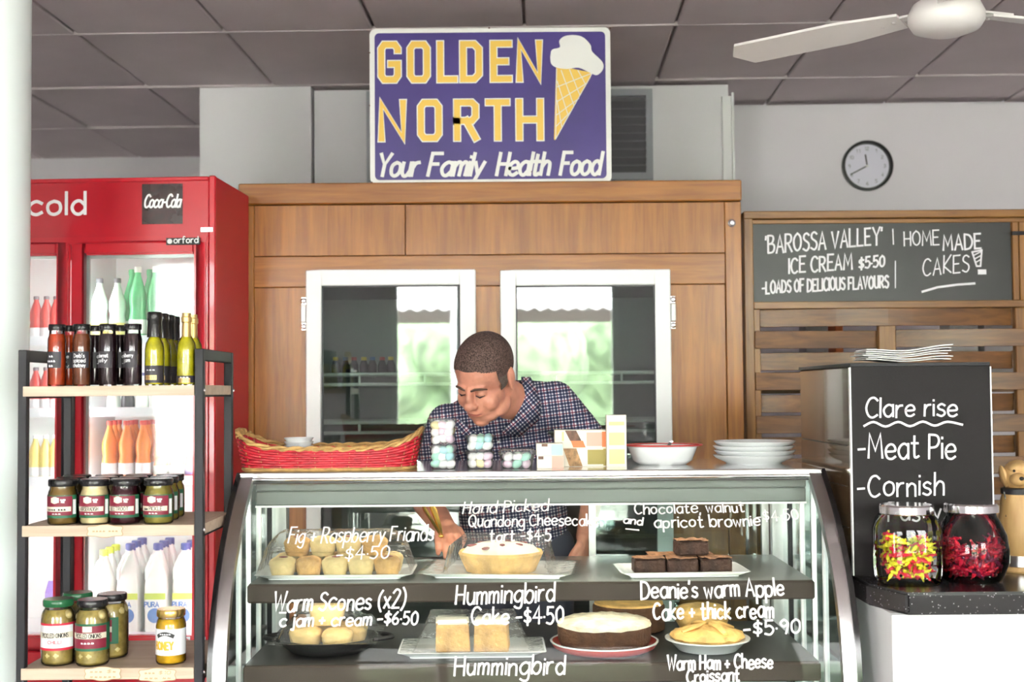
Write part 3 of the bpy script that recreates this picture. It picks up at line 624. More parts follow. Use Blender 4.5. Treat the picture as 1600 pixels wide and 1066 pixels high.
# end frames: curved metal band with a black outer gasket, mirrored end walls
def band(x0, x1, d0, d1):
    """strip following the glass curve between normal offsets d0 (out) and d1 (in)"""
    m = MB(); vs = []; fs = []; n = len(PF)
    for i, (y, z) in enumerate(PF):
        a = PF[max(i-1, 0)]; b = PF[min(i+1, n-1)]; ty, tz = b[0]-a[0], b[1]-a[1]; L = math.hypot(ty, tz); ny, nz = tz/L, -ty/L
        for x in (x0, x1):
            for d in (d0, d1): vs.append((x, y+ny*d, z+nz*d))
    for i in range(n-1):
        k = 4*i; j = k+4
        fs += [(k, k+1, j+1, j), (k+2, j+2, j+3, k+3), (k, j, j+2, k+2), (k+1, k+3, j+3, j+1)]
    fs += [(0, 2, 3, 1), (4*n-4, 4*n-3, 4*n-1, 4*n-2)]
    return m.add(vs, fs)
for s_, xo in ((-1, XA), (1, XB)):
    kb_('end_frame', band(min(xo, xo-s_*.030), max(xo, xo-s_*.030), .008, -.016), 'steel', smooth=True)
    kb_('frame_gasket', band(min(xo, xo+s_*.012), max(xo, xo+s_*.012), .014, -.03), 'black_gloss', smooth=True)
    pl = [(y, z) for y, z in PF]+[(3.74, .62), (3.74, ZTOP-.03)]
    sd_ = MB(); n = len(pl); xs_ = xo-s_*.004; xt = xo-s_*.010
    sd_.add([(xs_, y, z) for y, z in pl]+[(xt, y, z) for y, z in pl], [tuple(range(n)), tuple(range(n, 2*n))[::-1]]+[(i, (i+1) % n, (i+1) % n+n, i+n) for i in range(n)])
    kb_('end_wall', sd_, 'mirror_side')
    for k, yy in enumerate((3.20, 3.32, 3.45, 3.60)):
        kb_('end_strip', MB().box(min(xt, xt-s_*.006), max(xt, xt-s_*.006), yy, yy+.012, .63, min(ZTOP-.05, 1.20 if yy > 3.25 else 1.10)), ['white_gloss', 'steel', 'white_gloss', 'black_metal'][k])
    st = MB(); st.box(min(xt, xt-s_*.03), max(xt, xt-s_*.03), 3.70, 3.73, .63, ZTOP-.03); kb_('shelf_standard', st, 'steel_dull')
# shelves
SZ1, SZ2 = .976, .787
sx0, sx1 = XA+.035, XB-.042
for z, y0, nm in ((SZ1, 3.18, 'upper'), (SZ2, 3.13, 'lower')):
    sf = MB().box(sx0, sx1, y0+.022, 3.70, z-.012, z); s_o = kb_('shelf', sf, 'shelf_glass' if nm == 'upper' else 'case_dark')
    kb_('shelf_edge', MB().box(sx0, sx1, y0, y0+.022, z-.044, z+.001), 'case_brown', bevel=.004)
    for x in (sx0+.05, sx1-.05): kb_('shelf_bracket', MB().box(x-.006, x+.006, y0+.022, 3.71, z-.04, z-.0125), 'case_dark')
kb_('shelf_lamp', MB().cyl((sx0+.06, 3.213, SZ1-.03), (sx1-.06, 3.213, SZ1-.03), .006, 8), 'tube_warm', smooth=True)
# back: sliding glass doors in a frame, left half open
bk = MB(); bk.box(XA+.01, XB-.01, 3.75, 3.78, .63, .66); bk.box(XA+.01, XB-.01, 3.75, 3.78, ZTOP-.05, ZTOP-.014)
for x in (XA+.01, XB-.035): bk.box(x, x+.025, 3.75, 3.78, .66, ZTOP-.05)
kb_('back_frame', bk, 'steel_dull')
dr = MB(); dr.box(.22, .24, 3.755, 3.775, .66, ZTOP-.05); dr.box(XB-.06, XB-.04, 3.755, 3.775, .66, ZTOP-.05); d_ = kb_('sliding_door', dr, 'steel_dull')
MB().box(.24, XB-.06, 3.762, 3.767, .66, ZTOP-.05).build('door_pane', 'side_glass', d_)
# handwriting on the glass
def glass_at(px, py):
    lo, hi = 2.9, 3.35
    for _ in range(40):
        mid = (lo+hi)/2; p = at(px, py, mid)
        if mid < yprof(p.z): lo = mid
        else: hi = mid
    return at(px, py, lo)
arc = [0]
for a, b in zip(PF, PF[1:]): arc.append(arc[-1]+math.hypot(b[0]-a[0], b[1]-a[1]))
def s_of_z(z):
    for i in range(len(PF)-1):
        if PF[i+1][1] <= z <= PF[i][1]: t = (PF[i][1]-z)/(PF[i][1]-PF[i+1][1]); return arc[i]+(arc[i+1]-arc[i])*t
    return 0 if z > PF[0][1] else arc[-1]
def on_glass(x, s):
    s = min(max(s, 0), arc[-1]-1e-6)
    for i in range(len(arc)-1):
        if arc[i] <= s <= arc[i+1]:
            t = (s-arc[i])/(arc[i+1]-arc[i]); y = PF[i][0]+(PF[i+1][0]-PF[i][0])*t; z = PF[i][1]+(PF[i+1][1]-PF[i][1])*t
            dy, dz = PF[i+1][0]-PF[i][0], PF[i+1][1]-PF[i][1]; L = math.hypot(dy, dz)
            return (x, y+dz/L*.0012, z-dy/L*.0012)
mat('paint_pen', (.88, .86, .86), .7)
GT = [('Fig + Raspberry Friands', 450, 676, 850, 845, 24, .12, 2.6, 0), ('-$4·50', 525, 607, 876, 873, 20, .05, 2.4, 1), ('Warm Scones (x2)', 427, 632, 956, 951, 28, .1, 3.2, 0), ('c jam + cream -$6·50', 437, 652, 979, 976, 20, .08, 3.0, 0),
 ('Hand Picked', 723, 856, 803, 799, 19, .15, 2.6, 0), ('Quandong Cheesecake', 732, 935, 824, 821, 18, .05, 2.6, 0), ('tart -$4·5', 765, 860, 847, 845, 18, .05, 2.8, 0), ('Hummingbird', 712, 866, 944, 940, 30, .08, 3.2, 0), ('Cake -$4·50', 737, 880, 976, 974, 26, .04, 3.2, 0), ('Hummingbird', 710, 882, 1056, 1053, 30, .1, 3.2, 0),
 ('Chocolate, walnut', 992, 1163, 804, 801, 17, .06, 2.6, 0), ('and', 974, 1003, 818, 821, 12, .2, 2.6, 0), ('apricot brownie', 1023, 1188, 825, 822, 18, .05, 2.8, 0), ('-$4·50', 1182, 1248, 816, 812, 17, .06, 2.4, 1), ("Deanie's warm Apple", 1002, 1225, 936, 931, 27, .05, 3.4, 0), ('Cake + thick cream', 1021, 1208, 969, 965, 26, .06, 3.4, 0), ('-$5·90', 1162, 1250, 993, 990, 22, .05, 3.2, 0), ('Warm Ham + Cheese', 1043, 1207, 1047, 1044, 22, .04, 3.2, 0), ('Croissant', 1073, 1155, 1067, 1064, 20, .06, 3.2, 0)]
for i, (tx, x0, x1, ya, yb, h, sl_, wd, worn) in enumerate(GT):
    a = glass_at(x0, ya); b = glass_at(x1, yb); c_ = glass_at(x0, ya-h); sa, sb_ = s_of_z(a.z), s_of_z(b.z); hh = sa-s_of_z(c_.z)
    ls = text_lines(tx, b.x-a.x, hh, sl_, jit=.5, seed=i)
    q = MB(); q.strokes(ls, wd/F*a.y, lambda u, v: on_glass(a.x+u, sa+(sb_-sa)*u/(b.x-a.x)-v), step=2e-5)
    q.build('price_writing', 'paint_pen', gl)
for (x0, x1, ya) in ((437, 447, 958), (978, 998, 827)):
    a = glass_at(x0, ya); b = glass_at(x1, ya+(2 if x0 > 900 else 0)); q = MB(); q.strokes([[(a.x, s_of_z(a.z)), (b.x, s_of_z(b.z))]], .004, on_glass); q.build('pen_stroke', 'paint_pen', gl)

# ------------------------------------------------------------ food in the case
glass('cling', (.98, .98, .97), 1.27, .10, haze=.05, bump=.7, bscale=45)
mat('china', (.80, .82, .83), .2, coat=.3); mat('cake_gold', (.62, .36, .12), .7, var=.3, vscale=25, bump=.5, bscale=120); mat('cake_pale', (.74, .56, .26), .75, var=.2, vscale=30, bump=.3, bscale=150)
mat('brownie', (.060, .026, .016), .7, var=.5, vscale=30, bump=.8, bscale=90); mat('brownie_top', (.32, .15, .07), .75, var=.5, vscale=40, bump=.8, bscale=110)
mat('cake_dark', (.085, .035, .015), .8, var=.3, vscale=40, bump=.6, bscale=150); mat('icing_sugar', (.72, .62, .48), .9, var=.35, vscale=28, bump=.5, bscale=120)
mat('pastry', (.74, .45, .15), .55, var=.35, vscale=18, bump=.5, bscale=60); mat('cream', (.85, .80, .68), .5, var=.06, bump=.2, bscale=40); mat('berry', (.25, .04, .04), .5)
mat('iron', (.022, .021, .022), .5, bump=.2, bscale=120); mat('red_enamel', (.50, .035, .03), .3); mat('scone', (.78, .52, .20), .65, var=.3, vscale=16, bump=.4, bscale=60)
def dish(name, label, loc, w, d, rz=0, h=.014, m='china'):
    """rectangular china platter with a raised lip"""
    t = thing(name, label, 'plate', loc, rz); n = 2
    q = MB(); a = [(w*.42, d*.40, 0), (w*.42, d*.40, .003), (w*.5, d*.5, h), (w*.5-.004, d*.5-.004, h+.001), (w*.41, d*.39, .006)]
    vs = []; fs = []
    for (x, y, z) in a:
        for (u, v) in rr(-x, x, -y, y, .012, 3): vs.append((u, v, z))
    k = 16
    for j in range(len(a)-1):
        for i in range(k): fs.append((j*k+i, j*k+(i+1) % k, (j+1)*k+(i+1) % k, (j+1)*k+i))
    fs += [tuple(range(k))[::-1], tuple(range((len(a)-1)*k, len(a)*k))]
    q.add(vs, fs).build('platter', m, t, smooth=True, bevel=0); return t
def wrap(parent, w, d, tops, z0, seed=1, clab='', nx=30, ny=18):
    """cling film draped over bumps: tops = [(x,y,rx,ry,h)]"""
    rd = random.Random(seed); vs = []; fs = []
    for j in range(ny+1):
        for i in range(nx+1):
            x = -w/2+w*i/nx; y = -d/2+d*j/ny; z = z0
            for (cx, cy, rx, ry, h) in tops:
                e = max(abs(x-cx)/rx, abs(y-cy)/ry); z = max(z, h if e <= 1 else h-(e-1)*h*1.6*min(rx, ry)/max(.02, min(w/2-rx, d/2-ry)+.001))
            edge = min(x+w/2, w/2-x, y+d/2, d/2-y); z = min(z, z0+edge*4.0+.001)
            vs.append((x, y, max(z, z0)+rd.uniform(0, .0012)))
    for j in range(ny):
        for i in range(nx): k = j*(nx+1)+i; fs.append((k, k+1, k+nx+2, k+nx+1))
    o = MB().add(vs, fs).build('cling_film', 'cling', None, smooth=True); o.location = parent.location; o.rotation_euler = parent.rotation_euler
    return tag(o, clab, 'cling film')
def shelf_pt(px, py, z):
    d = at(px, py, 1)-CAM; t = (z-CAM.z)/d.z; return CAM+d*t
# friands
G1 = SZ1+.0015
p = shelf_pt(530, 897, G1); t = dish('friand_platter', 'rectangular white platter of friands under cling film on the upper shelf', (p.x, 3.34, G1), .40, .20, .0)
cl_ = wrap(t, .39, .19, [(0, 0, .178, .082, .066), (0, 0, .145, .040, .116)], .0155, 3, 'cling film stretched over the friands')
fr0 = None
def loaf(w, d, h, seed, top=.35):
    """small bun: rounded block with a domed top"""
    q = MB(); n = 10; rd = random.Random(seed); pf = [(.80, 0), (.92, h*.25), (1, h*.55), (1.04, h*.66), (.96, h*.8), (.72, h*.93), (.36, h), (0, h*1.01)]
    vs = []; k = 20
    for (r, z) in pf:
        for i in range(k):
            a = 2*PI*i/k; c, s = math.cos(a), math.sin(a); e = (abs(c)**3.2+abs(s)**3.2)**(-1/3.2)
            vs.append((c*e*r*w/2, s*e*r*d/2, z+rd.uniform(-.0006, .0006)))
    fs = [(j*k+i, j*k+(i+1) % k, (j+1)*k+(i+1) % k, (j+1)*k+i) for j in range(len(pf)-1) for i in range(k)]; fs.append(tuple(range(k))[::-1])
    return q.add(vs, fs)
k = 0
for r_, (y, z, n_) in enumerate(((-.045, .006, 5), (.035, .006, 5), (.0, .052, 4))):
    for i in range(n_):
        o = loaf(.066, .058, .050, k).build('friand', ['cake_pale', 'cake_gold', 'cake_pale'][k % 3], None, smooth=True, loc=(t.location.x-.135+i*.067+(.03 if r_ == 2 else 0), 3.34+y, G1+z)); tag(o, ['golden friand in the front row of the platter', 'golden friand in the back row of the platter', 'golden friand stacked on top of the others'][r_], 'friand', 'friands on the platter')
        if k % 2 == 0:
            c_ = MB(); c_.sph((.004, -.012, .0495), (.012, .008, .002), 8, 5); c_.build('fruit_piece', 'berry', o, smooth=True)
        k += 1
# cheesecake tart
p = shelf_pt(783, 890, G1); t = dish('tart_platter', 'square white platter holding the quandong cheesecake tart', (p.x, 3.36, G1), .38, .26, math.radians(-6))
wrap(t, .40, .29, [(0, .005, .118, .118, .092)], .0155, 5, 'cling film stretched over the cheesecake tart')
tr = thing('cheesecake_tart', 'pale cheesecake tart with red fruit under cling film', 'tart', (p.x, 3.365, G1+.0065)); tr.scale = (.84, .84, 1)
MB().lathe([(.108, 0), (.132, .045), (.128, .052), (.122, .046)], 40).build('crust', 'pastry', tr, smooth=True); MB().lathe([(.106, .002), (.124, .045), (.105, .062), (.05, .074), (0, .077)], 36).build('filling', 'cream', tr, smooth=True)
for i in range(9):
    a = i*2.4; r = .02+.085*((i*37) % 10)/10; MB().sph((r*math.cos(a), r*math.sin(a), .076-r*.11), (.020, .011, .004), 8, 5, R=rotm(0, 0, a)).build('fruit_slice', 'berry', tr, smooth=True)
# brownies
p = shelf_pt(1058, 890, G1); t = dish('brownie_platter', 'white platter of dark chocolate brownies on the upper shelf', (p.x, 3.33, G1), .33, .19, math.radians(2))
for i, (x, y, z, a) in enumerate(((-.085, -.02, .006, .03), (0, -.022, .006, -.03), (.085, -.02, .006, .03), (-.04, .05, .006, .05), (.05, .052, .006, -.04), (.03, .02, .046, .12))):
    o = MB().box(-.040, .040, -.032, .032, 0, .036).build('brownie', 'brownie', None, bevel=.004, loc=(t.location.x+x, 3.33+y, G1+z)); o.rotation_euler[2] = a
    tag(o, ['brownie at the front of the white platter', 'brownie at the front of the white platter', 'brownie at the front of the white platter', 'brownie in the back row of the white platter', 'brownie in the back row of the white platter', 'brownie laid on top of the others'][i], 'brownie', 'brownies on the platter')
    vs = []; fs = []; rd = random.Random(i); n = 7
    for jj in range(n+1):
        for ii in range(n+1): vs.append((-.040+.08*ii/n, -.032+.064*jj/n, .0361+rd.uniform(0, .0045)))
    for jj in range(n):
        for ii in range(n): q_ = jj*(n+1)+ii; fs.append((q_, q_+1, q_+n+2, q_+n+1))
    MB().add(vs, fs).build('crust', 'brownie_top', o)
# pan of scones
G2 = SZ2+.0015
p = shelf_pt(513, 1016, G2); pn = thing('iron_pan', 'black cast iron pan with loop handles holding scones', 'pan', (p.x, 3.33, G2))
MB().lathe([(0, 0), (.095, 0), (.118, .018), (.128, .036), (.124, .037), (.113, .020), (.092, .005), (0, .005)], 40).build('bowl', 'iron', pn, smooth=True)
for s_ in (-1, 1):
    MB().tube([(s_*(.12+.045*math.sin(PI*i/10)), -.045+.09*i/10, .033) for i in range(11)], .006, 7).build('handle', 'iron', pn, smooth=True)
for i, (x, y, z, s_) in enumerate(((-.055, -.025, .013, 1), (.030, -.052, .013, .95), (.055, .030, .013, 1), (-.030, .056, .013, .95), (-.003, .0, .067, 1.1))):
    o = loaf(.082*s_, .074*s_, .055*s_, i).build('scone', 'scone', None, smooth=True, loc=(p.x+x, 3.33+y, G2+z)); tag(o, 'golden scone in the iron pan' if i < 4 else 'golden scone on top of the heap in the iron pan', 'scone', 'scones in the iron pan')
w_ = wrap(pn, .27, .26, [(0, 0, .104, .100, .078), (-.005, 0, .060, .055, .134)], .0375, 9, 'cling film stretched over the scones')
# wire trivet under the pan side
# hummingbird cake
p = shelf_pt(738, 1020, G2); t = dish('cake_platter', 'white platter of wrapped hummingbird cake slices on the lower shelf', (p.x, 3.29, G2), .37, .20, math.radians(1), .016)
for i, (x, y, a) in enumerate(((-.050, .0, .06), (.050, -.003, -.05))):
    o = thing('cake_slice', ['hummingbird cake slice with cream icing on the platter, the one beside the scone pan', 'hummingbird cake slice with cream icing on the platter, the one beside the round cake'][i], 'cake', (p.x+x, 3.29+y, G2+.007), a, 'hummingbird cake slices')
    MB().prism([(-.044, 0), (.044, 0), (.040, .068), (-.042, .068)], -.042, .042).build('sponge', 'cake_gold', o, bevel=.003)
    MB().box(-.043, .041, -.043, .043, .0675, .080).build('icing', 'cream', o, bevel=.005, segs=2, smooth=True)
wrap(t, .36, .19, [(0, 0, .108, .060, .098)], .0175, 11, 'cling film stretched over the hummingbird cake')
# round cake on a red plate
p = shelf_pt(947, 1022, G2); t = thing('red_plate', 'round red enamel plate with a white rim under the round cake', 'plate', (p.x, 3.31, G2)); MB().lathe([(0, 0), (.114, 0), (.130, .008), (.138, .021), (.134, .0225), (.126, .011), (.112, .005), (0, .005)], 44).build('plate', 'red_enamel', t, smooth=True); MB().lathe([(.1335, .0195), (.1385, .0205), (.1390, .0235), (.1335, .0235), (.1335, .0195)], 44).build('rim', 'china', t, smooth=True)
t = thing('round_cake', 'round brown apple cake dusted with icing sugar', 'cake', (p.x, 3.31, G2+.0065)); t.scale = (.97, .97, 1); MB().lathe([(.106, 0), (.114, .004), (.122, .02), (.124, .052), (.122, .060)], 44).build('cake_body', 'cake_dark', t, smooth=True)
q = MB(); vs = []; rd = random.Random(2); k = 44; rs = [(.1245, .057), (.120, .066), (.10, .072), (.06, .077), (.03, .079)]
for (r, z) in rs:
    for i in range(k): vs.append((r*math.cos(2*PI*i/k), r*math.sin(2*PI*i/k), z+rd.uniform(-.0018, .0018)))
vs.append((0, 0, .079)); fs = [(j*k+i, j*k+(i+1) % k, (j+1)*k+(i+1) % k, (j+1)*k+i) for j in range(4) for i in range(k)]+[(4*k+i, 4*k+(i+1) % k, 5*k) for i in range(k)]
q.add(vs, fs).build('sugar_crust', 'icing_sugar', t, smooth=True)
# pie
p = shelf_pt(1110, 1020, G2); t = thing('pie_dish', 'pale round pie dish with a fluted rim on the lower shelf', 'dish', (p.x, 3.30, G2)); MB().lathe([(0, 0), (.075, 0), (.098, .024), (.108, .027), (.108, .030), (.096, .029), (.074, .005), (0, .005)], 40).build('dish', 'china', t, smooth=True)
t = thing('apple_pie', 'golden folded pastry apple pie in the pale dish', 'pie', (p.x, 3.30, G2+.0065)); t.scale = (.96, .96, 1); q = MB(); vs = []; rd = random.Random(4); k = 40; rs = [(.072, .001), (.090, .020), (.098, .028), (.094, .036), (.075, .044), (.05, .050), (.025, .054)]
for j, (r, z) in enumerate(rs):
    for i in range(k): a = 2*PI*i/k; f_ = 1+.035*math.sin(a*13)*(1 if j in (2, 3) else .3); vs.append((r*f_*math.cos(a), r*f_*math.sin(a), z+rd.uniform(-.0015, .0015)+(.004*math.sin(a*5+j) if j > 3 else 0)))
vs.append((0, 0, .054)); fs = [(j*k+i, j*k+(i+1) % k, (j+1)*k+(i+1) % k, (j+1)*k+i) for j in range(6) for i in range(k)]+[(6*k+i, 6*k+(i+1) % k, 7*k) for i in range(k)]; fs.append(tuple(range(k))[::-1])
q.add(vs, fs).build('pastry', 'pastry', t, smooth=True)
for i in range(4):
    a = i*1.6+.4; MB().tube([(.08*math.cos(a), .08*math.sin(a), .043), (.04*math.cos(a+.2), .04*math.sin(a+.2), .056), (.01*math.cos(a), .01*math.sin(a), .060)], [.008, .014, .006], 8, flat=.45).build('pastry_fold', 'pastry', t, smooth=True)
# things further back on the lower shelf
p = shelf_pt(975, 968, G2); t = thing('uncut_cake', 'whole dark round cake at the back of the lower shelf', 'cake', (p.x, 3.58, G2)); MB().lathe([(.092, 0), (.1, .004), (.1, .066), (.094, .074), (0, .078)], 32).build('cake_body', 'cake_dark', t, smooth=True); MB().lathe([(.097, .066), (.095, .0765), (0, .081)], 32).build('topping', 'cake_gold', t, smooth=True)
p = shelf_pt(1085, 968, G2); o = loaf(.15, .11, .07, 5).build('pastry_loaf', 'pastry', None, smooth=True, loc=(p.x, 3.58, G2)); tag(o, 'golden pastry loaf at the back of the lower shelf', 'pastry')
# ------------------------------------------------------------ red drinks fridge
mat('fridge_red', (.56, .008, .022), .30, coat=.4); mat('fridge_side', (.56, .008, .022), .45); mat('fridge_white', (.86, .88, .88), .4); mat('fridge_header', (.50, .007, .02), .28, var=.12, vscale=4, coat=.3)
mat('cola_brown', (.030, .006, .006), .25, var=.5, vscale=14); mat('badge', (.75, .75, .75), .3); mat('tube_cool', (.93, .98, 1), .5, emit=8.0)
glass('fridge_glass', (.96, .99, .98), 1.45, .03, haze=.07)
YFR = 4.05; FRZ = math.radians(-3.0)
c0 = at(338, 276, YFR); FH = c0.z; FWD = 1.16; FD = .40
fr = thing('drinks_fridge', 'tall red two door drinks fridge with lit white interior', 'fridge', (c0.x, c0.y, 0), FRZ)
# local frame: x to the left is negative (0 = right front edge), y = depth, z up
def fz(y): return at(250, y, YFR).z
def fx(x): return (at(x, 500, YFR).x-c0.x)
DZ0 = fz(1014); zh = fz(372)                                 # bottom of header
MB().box(-.018, 0, 0, FD, .06, FH).build('side_panel', 'fridge_side', fr, bevel=.003); MB().box(-FWD, -FWD+.018, 0, FD, .06, FH).build('side_panel', 'fridge_side', fr, bevel=.003)
MB().box(-.022, .001, -.012, .004, .06, FH+.002).build('corner_trim', 'fridge_red', fr, bevel=.004); MB().box(-FWD-.001, -FWD+.022, -.012, .004, .06, FH+.002).build('corner_trim', 'fridge_red', fr, bevel=.004)
hd = MB().box(-FWD+.022, -.022, -.004, .05, zh, FH-.006).build('header', 'fridge_header', fr, bevel=.003)
MB().box(-FWD+.022, -.022, -.010, .0, FH-.014, FH).build('header_trim', 'fridge_red', fr, bevel=.003); MB().box(-FWD+.022, -.022, -.016, .02, zh-.022, zh+.006).build('header_trim', 'fridge_red', fr, bevel=.005, segs=2)
bd = MB(); bd.box(-FWD+.018, -.018, FD-.02, FD, .06, FH-.01); bd.box(-FWD+.018, -.018, .05, FD-.02, FH-.02, FH-.004); bd.box(-FWD+.018, -.018, .02, FD-.02, .06, DZ0-.01); bd.build('body', 'fridge_white', fr)
MB().box(-FWD+.018, -.018, -.004, .02, .06, DZ0-.01).build('plinth', 'fridge_red', fr, bevel=.004)
for x in (-.06, -FWD+.06):
    for y in (.05, FD-.05): MB().cyl((x, y, 0), (x, y, .061), .02, 10).build('foot', 'black', fr)
mat('soda_green', (.10, .55, .22), .2, var=.3, vscale=12); mat('soda_pale', (.75, .86, .78), .25); mat('juice_orange', (.90, .26, .03), .3, var=.2, vscale=10); mat('juice_red', (.62, .03, .05), .3); mat('juice_yellow', (.85, .70, .20), .3)
mat('milk', (.86, .88, .84), .35); mat('cap_navy', (.05, .07, .30), .35); mat('cap_lime', (.62, .75, .05), .4); mat('label_lime', (.55, .68, .08), .5); mat('label_blue', (.07, .20, .55), .5); mat('label_white', (.85, .85, .88), .5); mat('can_red', (.65, .06, .05), .3); mat('label_purple', (.25, .16, .45), .5)
# header lettering and printed bottle
def hw_(txt, x0, x1, yb, h, wd, m, slant=0, par=None, dy=-.0055, gap=1.9):
    a = at(x0, yb, YFR); b = at(x1, yb, YFR); s = YFR/F
    q = MB(); q.strokes(text_lines(txt, b.x-a.x, h*s, slant, gap=gap), wd*s, lambda u, v: (a.x-c0.x+u, dy, a.z+v)); return q.build('lettering', m, par or hd)
hw_('cold', 40, 130, 334, 35, 5.2, 'white_gloss', gap=2.2)
x0, x1 = fx(220), fx(285); pnl = MB().box(x0, x1, -.0048, -.002, fz(350), fz(287)).build('bottle_print', 'cola_brown', hd)
hw_('Coca-Cola', 224, 281, 324, 20, 3.0, 'white_gloss', .35, pnl, -.0062, .9)
lk = MB().box(fx(316), fx(335), -.02, -.01, fz(364), fz(357)).build('lock_plate', 'chrome', fr)
# interior liner, lights, shelves
xm = fx(109)                                 # mullion between the doors
ZL = (DZ0-.01, fz(383))
for (a, b) in ((-FWD+.02, xm-.004), (xm+.004, -.02)):
    MB().box(a, b, FD-.03, FD-.02, *ZL).build('liner', 'fridge_white', fr)
MB().box(xm-.004, xm+.004, .03, FD-.03, *ZL).build('divider', 'fridge_white', fr)
for x in (-.04, xm+.022, xm-.022, -FWD+.04):
    MB().cyl((x, .045, DZ0+.05), (x, .045, ZL[1]-.04), .008, 8).build('lamp_tube', 'tube_cool', fr, smooth=True)
SHY = [528, 640, 747, 990]                     # shelf front rows in the picture
FS = [at(230, y, YFR+.1).z for y in SHY]
mat('shelf_strip', (.80, .84, .90), .35)
for z in FS:
    for (a, b) in ((-FWD+.024, xm-.008), (xm+.008, -.024)):
        o = MB().box(a, b, .07, FD-.03, z-.008, z).build('shelf', 'fridge_white', fr); MB().box(a, b, .062, .07, z-.022, z+.008).build('price_strip', 'shelf_strip', o)
# doors
for (a, b, nm) in ((xm+.002, -.0225, 0), (-FWD+.024, xm-.002, 1)):
    t = .042; z0, z1 = DZ0, fz(377); y0, y1 = -.022, .012
    q = MB(); q.box(a, a+t, y0, y1, z0, z1); q.box(b-t, b, y0, y1, z0, z1); q.box(a+t, b-t, y0, y1, z1-t, z1); q.box(a+t, b-t, y0, y1, z0, z0+t)
    d = q.build('door', 'fridge_red', fr, bevel=.006, segs=2, smooth=True)
    MB().box(a+t-.004, b-t+.004, -.004, .0, z0+t-.004, z1-t+.004).build('door_pane', 'fridge_glass', d)
    q = MB(); w_ = .010; q.box(a+t, a+t+w_, .001, .010, z0+t, z1-t); q.box(b-t-w_, b-t, .001, .010, z0+t, z1-t); q.box(a+t, b-t, .001, .010, z1-t-w_, z1-t); q.build('door_seal', 'fridge_white' if nm else 'steel_dull', d)
    hx = a+.004 if nm == 0 else b-.018
    MB().box(hx, hx+.014, -.040, -.022, .80, 1.45).build('door_handle', 'black_metal', d, bevel=.003)
    if nm == 0:
        for sx_ in (293, 317):
            sk = MB().box(fx(sx_-8), fx(sx_+8), -.0235, -.0218, fz(1011), fz(994)).build('warning_sticker', 'label_white', d)
            cx_, cz_ = fx(sx_), fz(1002.5); q = MB(); q.strokes([[(cx_+.012*math.cos(i*PI/10), cz_+.012*math.sin(i*PI/10)) for i in range(21)], [(cx_-.008, cz_+.008), (cx_+.008, cz_-.008)]], .0028, lambda u, v: (u, -.0238, v)); q.build('warning_ring', 'can_red', sk)
        bg_ = MB().box(fx(262), fx(316), -.0262, -.0215, fz(384), fz(373)).build('maker_badge', 'black', d, bevel=.001)
        MB().lathe([(.008, 0), (.008, .002)], 14, T=Matrix.Translation((fx(268), -.026, fz(378.5))) @ rotm(PI/2).to_4x4()).build('badge_emblem', 'badge', bg_)
        hw_('orford', 275, 313, 381, 10, 1.6, 'badge', 0, bg_, -.0268)
# drinks in the fridge

def fl(px, z, dy=.12):
    """local point in the fridge for pixel column px at depth dy on a shelf of height z"""
    p = at(px, 600, YFR+dy); return Vector((p.x, p.y, z))
_R = Matrix.Rotation(FRZ, 3, 'Z')
def bottle(name, label, px, z, dy, h, r, body, cap, band_=None, group=None, proto={}):
    key = (name, body, cap, h, r, band_)
    L = fl(px, z, dy)
    if key in proto: return copy_tree(proto[key], None, L, label=label)
    t = thing(name, label, 'bottle', L, 0, group)
    if name == 'milk_bottle':
        MB().add(*sq_lathe([(r*.92, 0), (r, .01), (r, h*.52), (r*.9, h*.64), (r*.55, h*.82), (r*.36, h*.9), (r*.36, h*.93)])).build('body', body, t, smooth=True)
        MB().tube([(-r*.75, -r*.72, h*.60), (-r*.70, -r*.95, h*.72), (-r*.3, -r*.75, h*.86), (0, -r*.4, h*.9)], r*.16, 8).build('handle', body, t, smooth=True)
        MB().box(-r*.9, r*.9, -r*1.01, -r*.98, h*.38, h*.45).build('label_band', 'label_lime', t)
        q = MB(); q.lathe([(r*.62, 0), (r*.62, .002)], 24, T=Matrix.Translation((0, -r*1.0, h*.2)) @ rotm(PI/2).to_4x4()); lb_ = q.build('label_disc', 'label_blue', t)
        q = MB(); q.strokes(text_lines('PURA', r*1.2, r*.4), r*.09, lambda u, v: (u-r*.85, -r*1.01-.003, v+h*.30)); q.build('lettering', 'label_blue', t)
    else:
        MB().lathe([(r*.9, 0), (r, h*.03), (r, h*.28), (r*.86, h*.38), (r, h*.50), (r*.97, h*.62), (r*.55, h*.80), (r*.36, h*.88), (r*.36, h*.93)], 18).build('body', body, t, smooth=True)
        if band_: MB().lathe([(r*1.01, h*.06), (r*1.02, h*.26)], 18).build('wrap_label', band_, t, smooth=True)
    MB().lathe([(r*.42, h*.92), (r*.42, h*.99), (r*.36, h), (0, h)], 16).build('cap', cap, t, smooth=True)
    proto[key] = t; return t
def sq_lathe(prof, k=24, e=4.5):
    vs = []; fs = []
    for (r, z) in prof:
        for i in range(k):
            a = 2*PI*i/k; c, s = math.cos(a), math.sin(a); f_ = (abs(c)**e+abs(s)**e)**(-1/e); vs.append((c*f_*r, s*f_*r, z))
    fs = [(j*k+i, j*k+(i+1) % k, (j+1)*k+(i+1) % k, (j+1)*k+i) for j in range(len(prof)-1) for i in range(k)]; fs += [tuple(range(k))[::-1], tuple(range((len(prof)-1)*k, len(prof)*k))]
    return vs, fs
zA, zB, zC, zE = FS
GN = 'drinks in the red fridge'
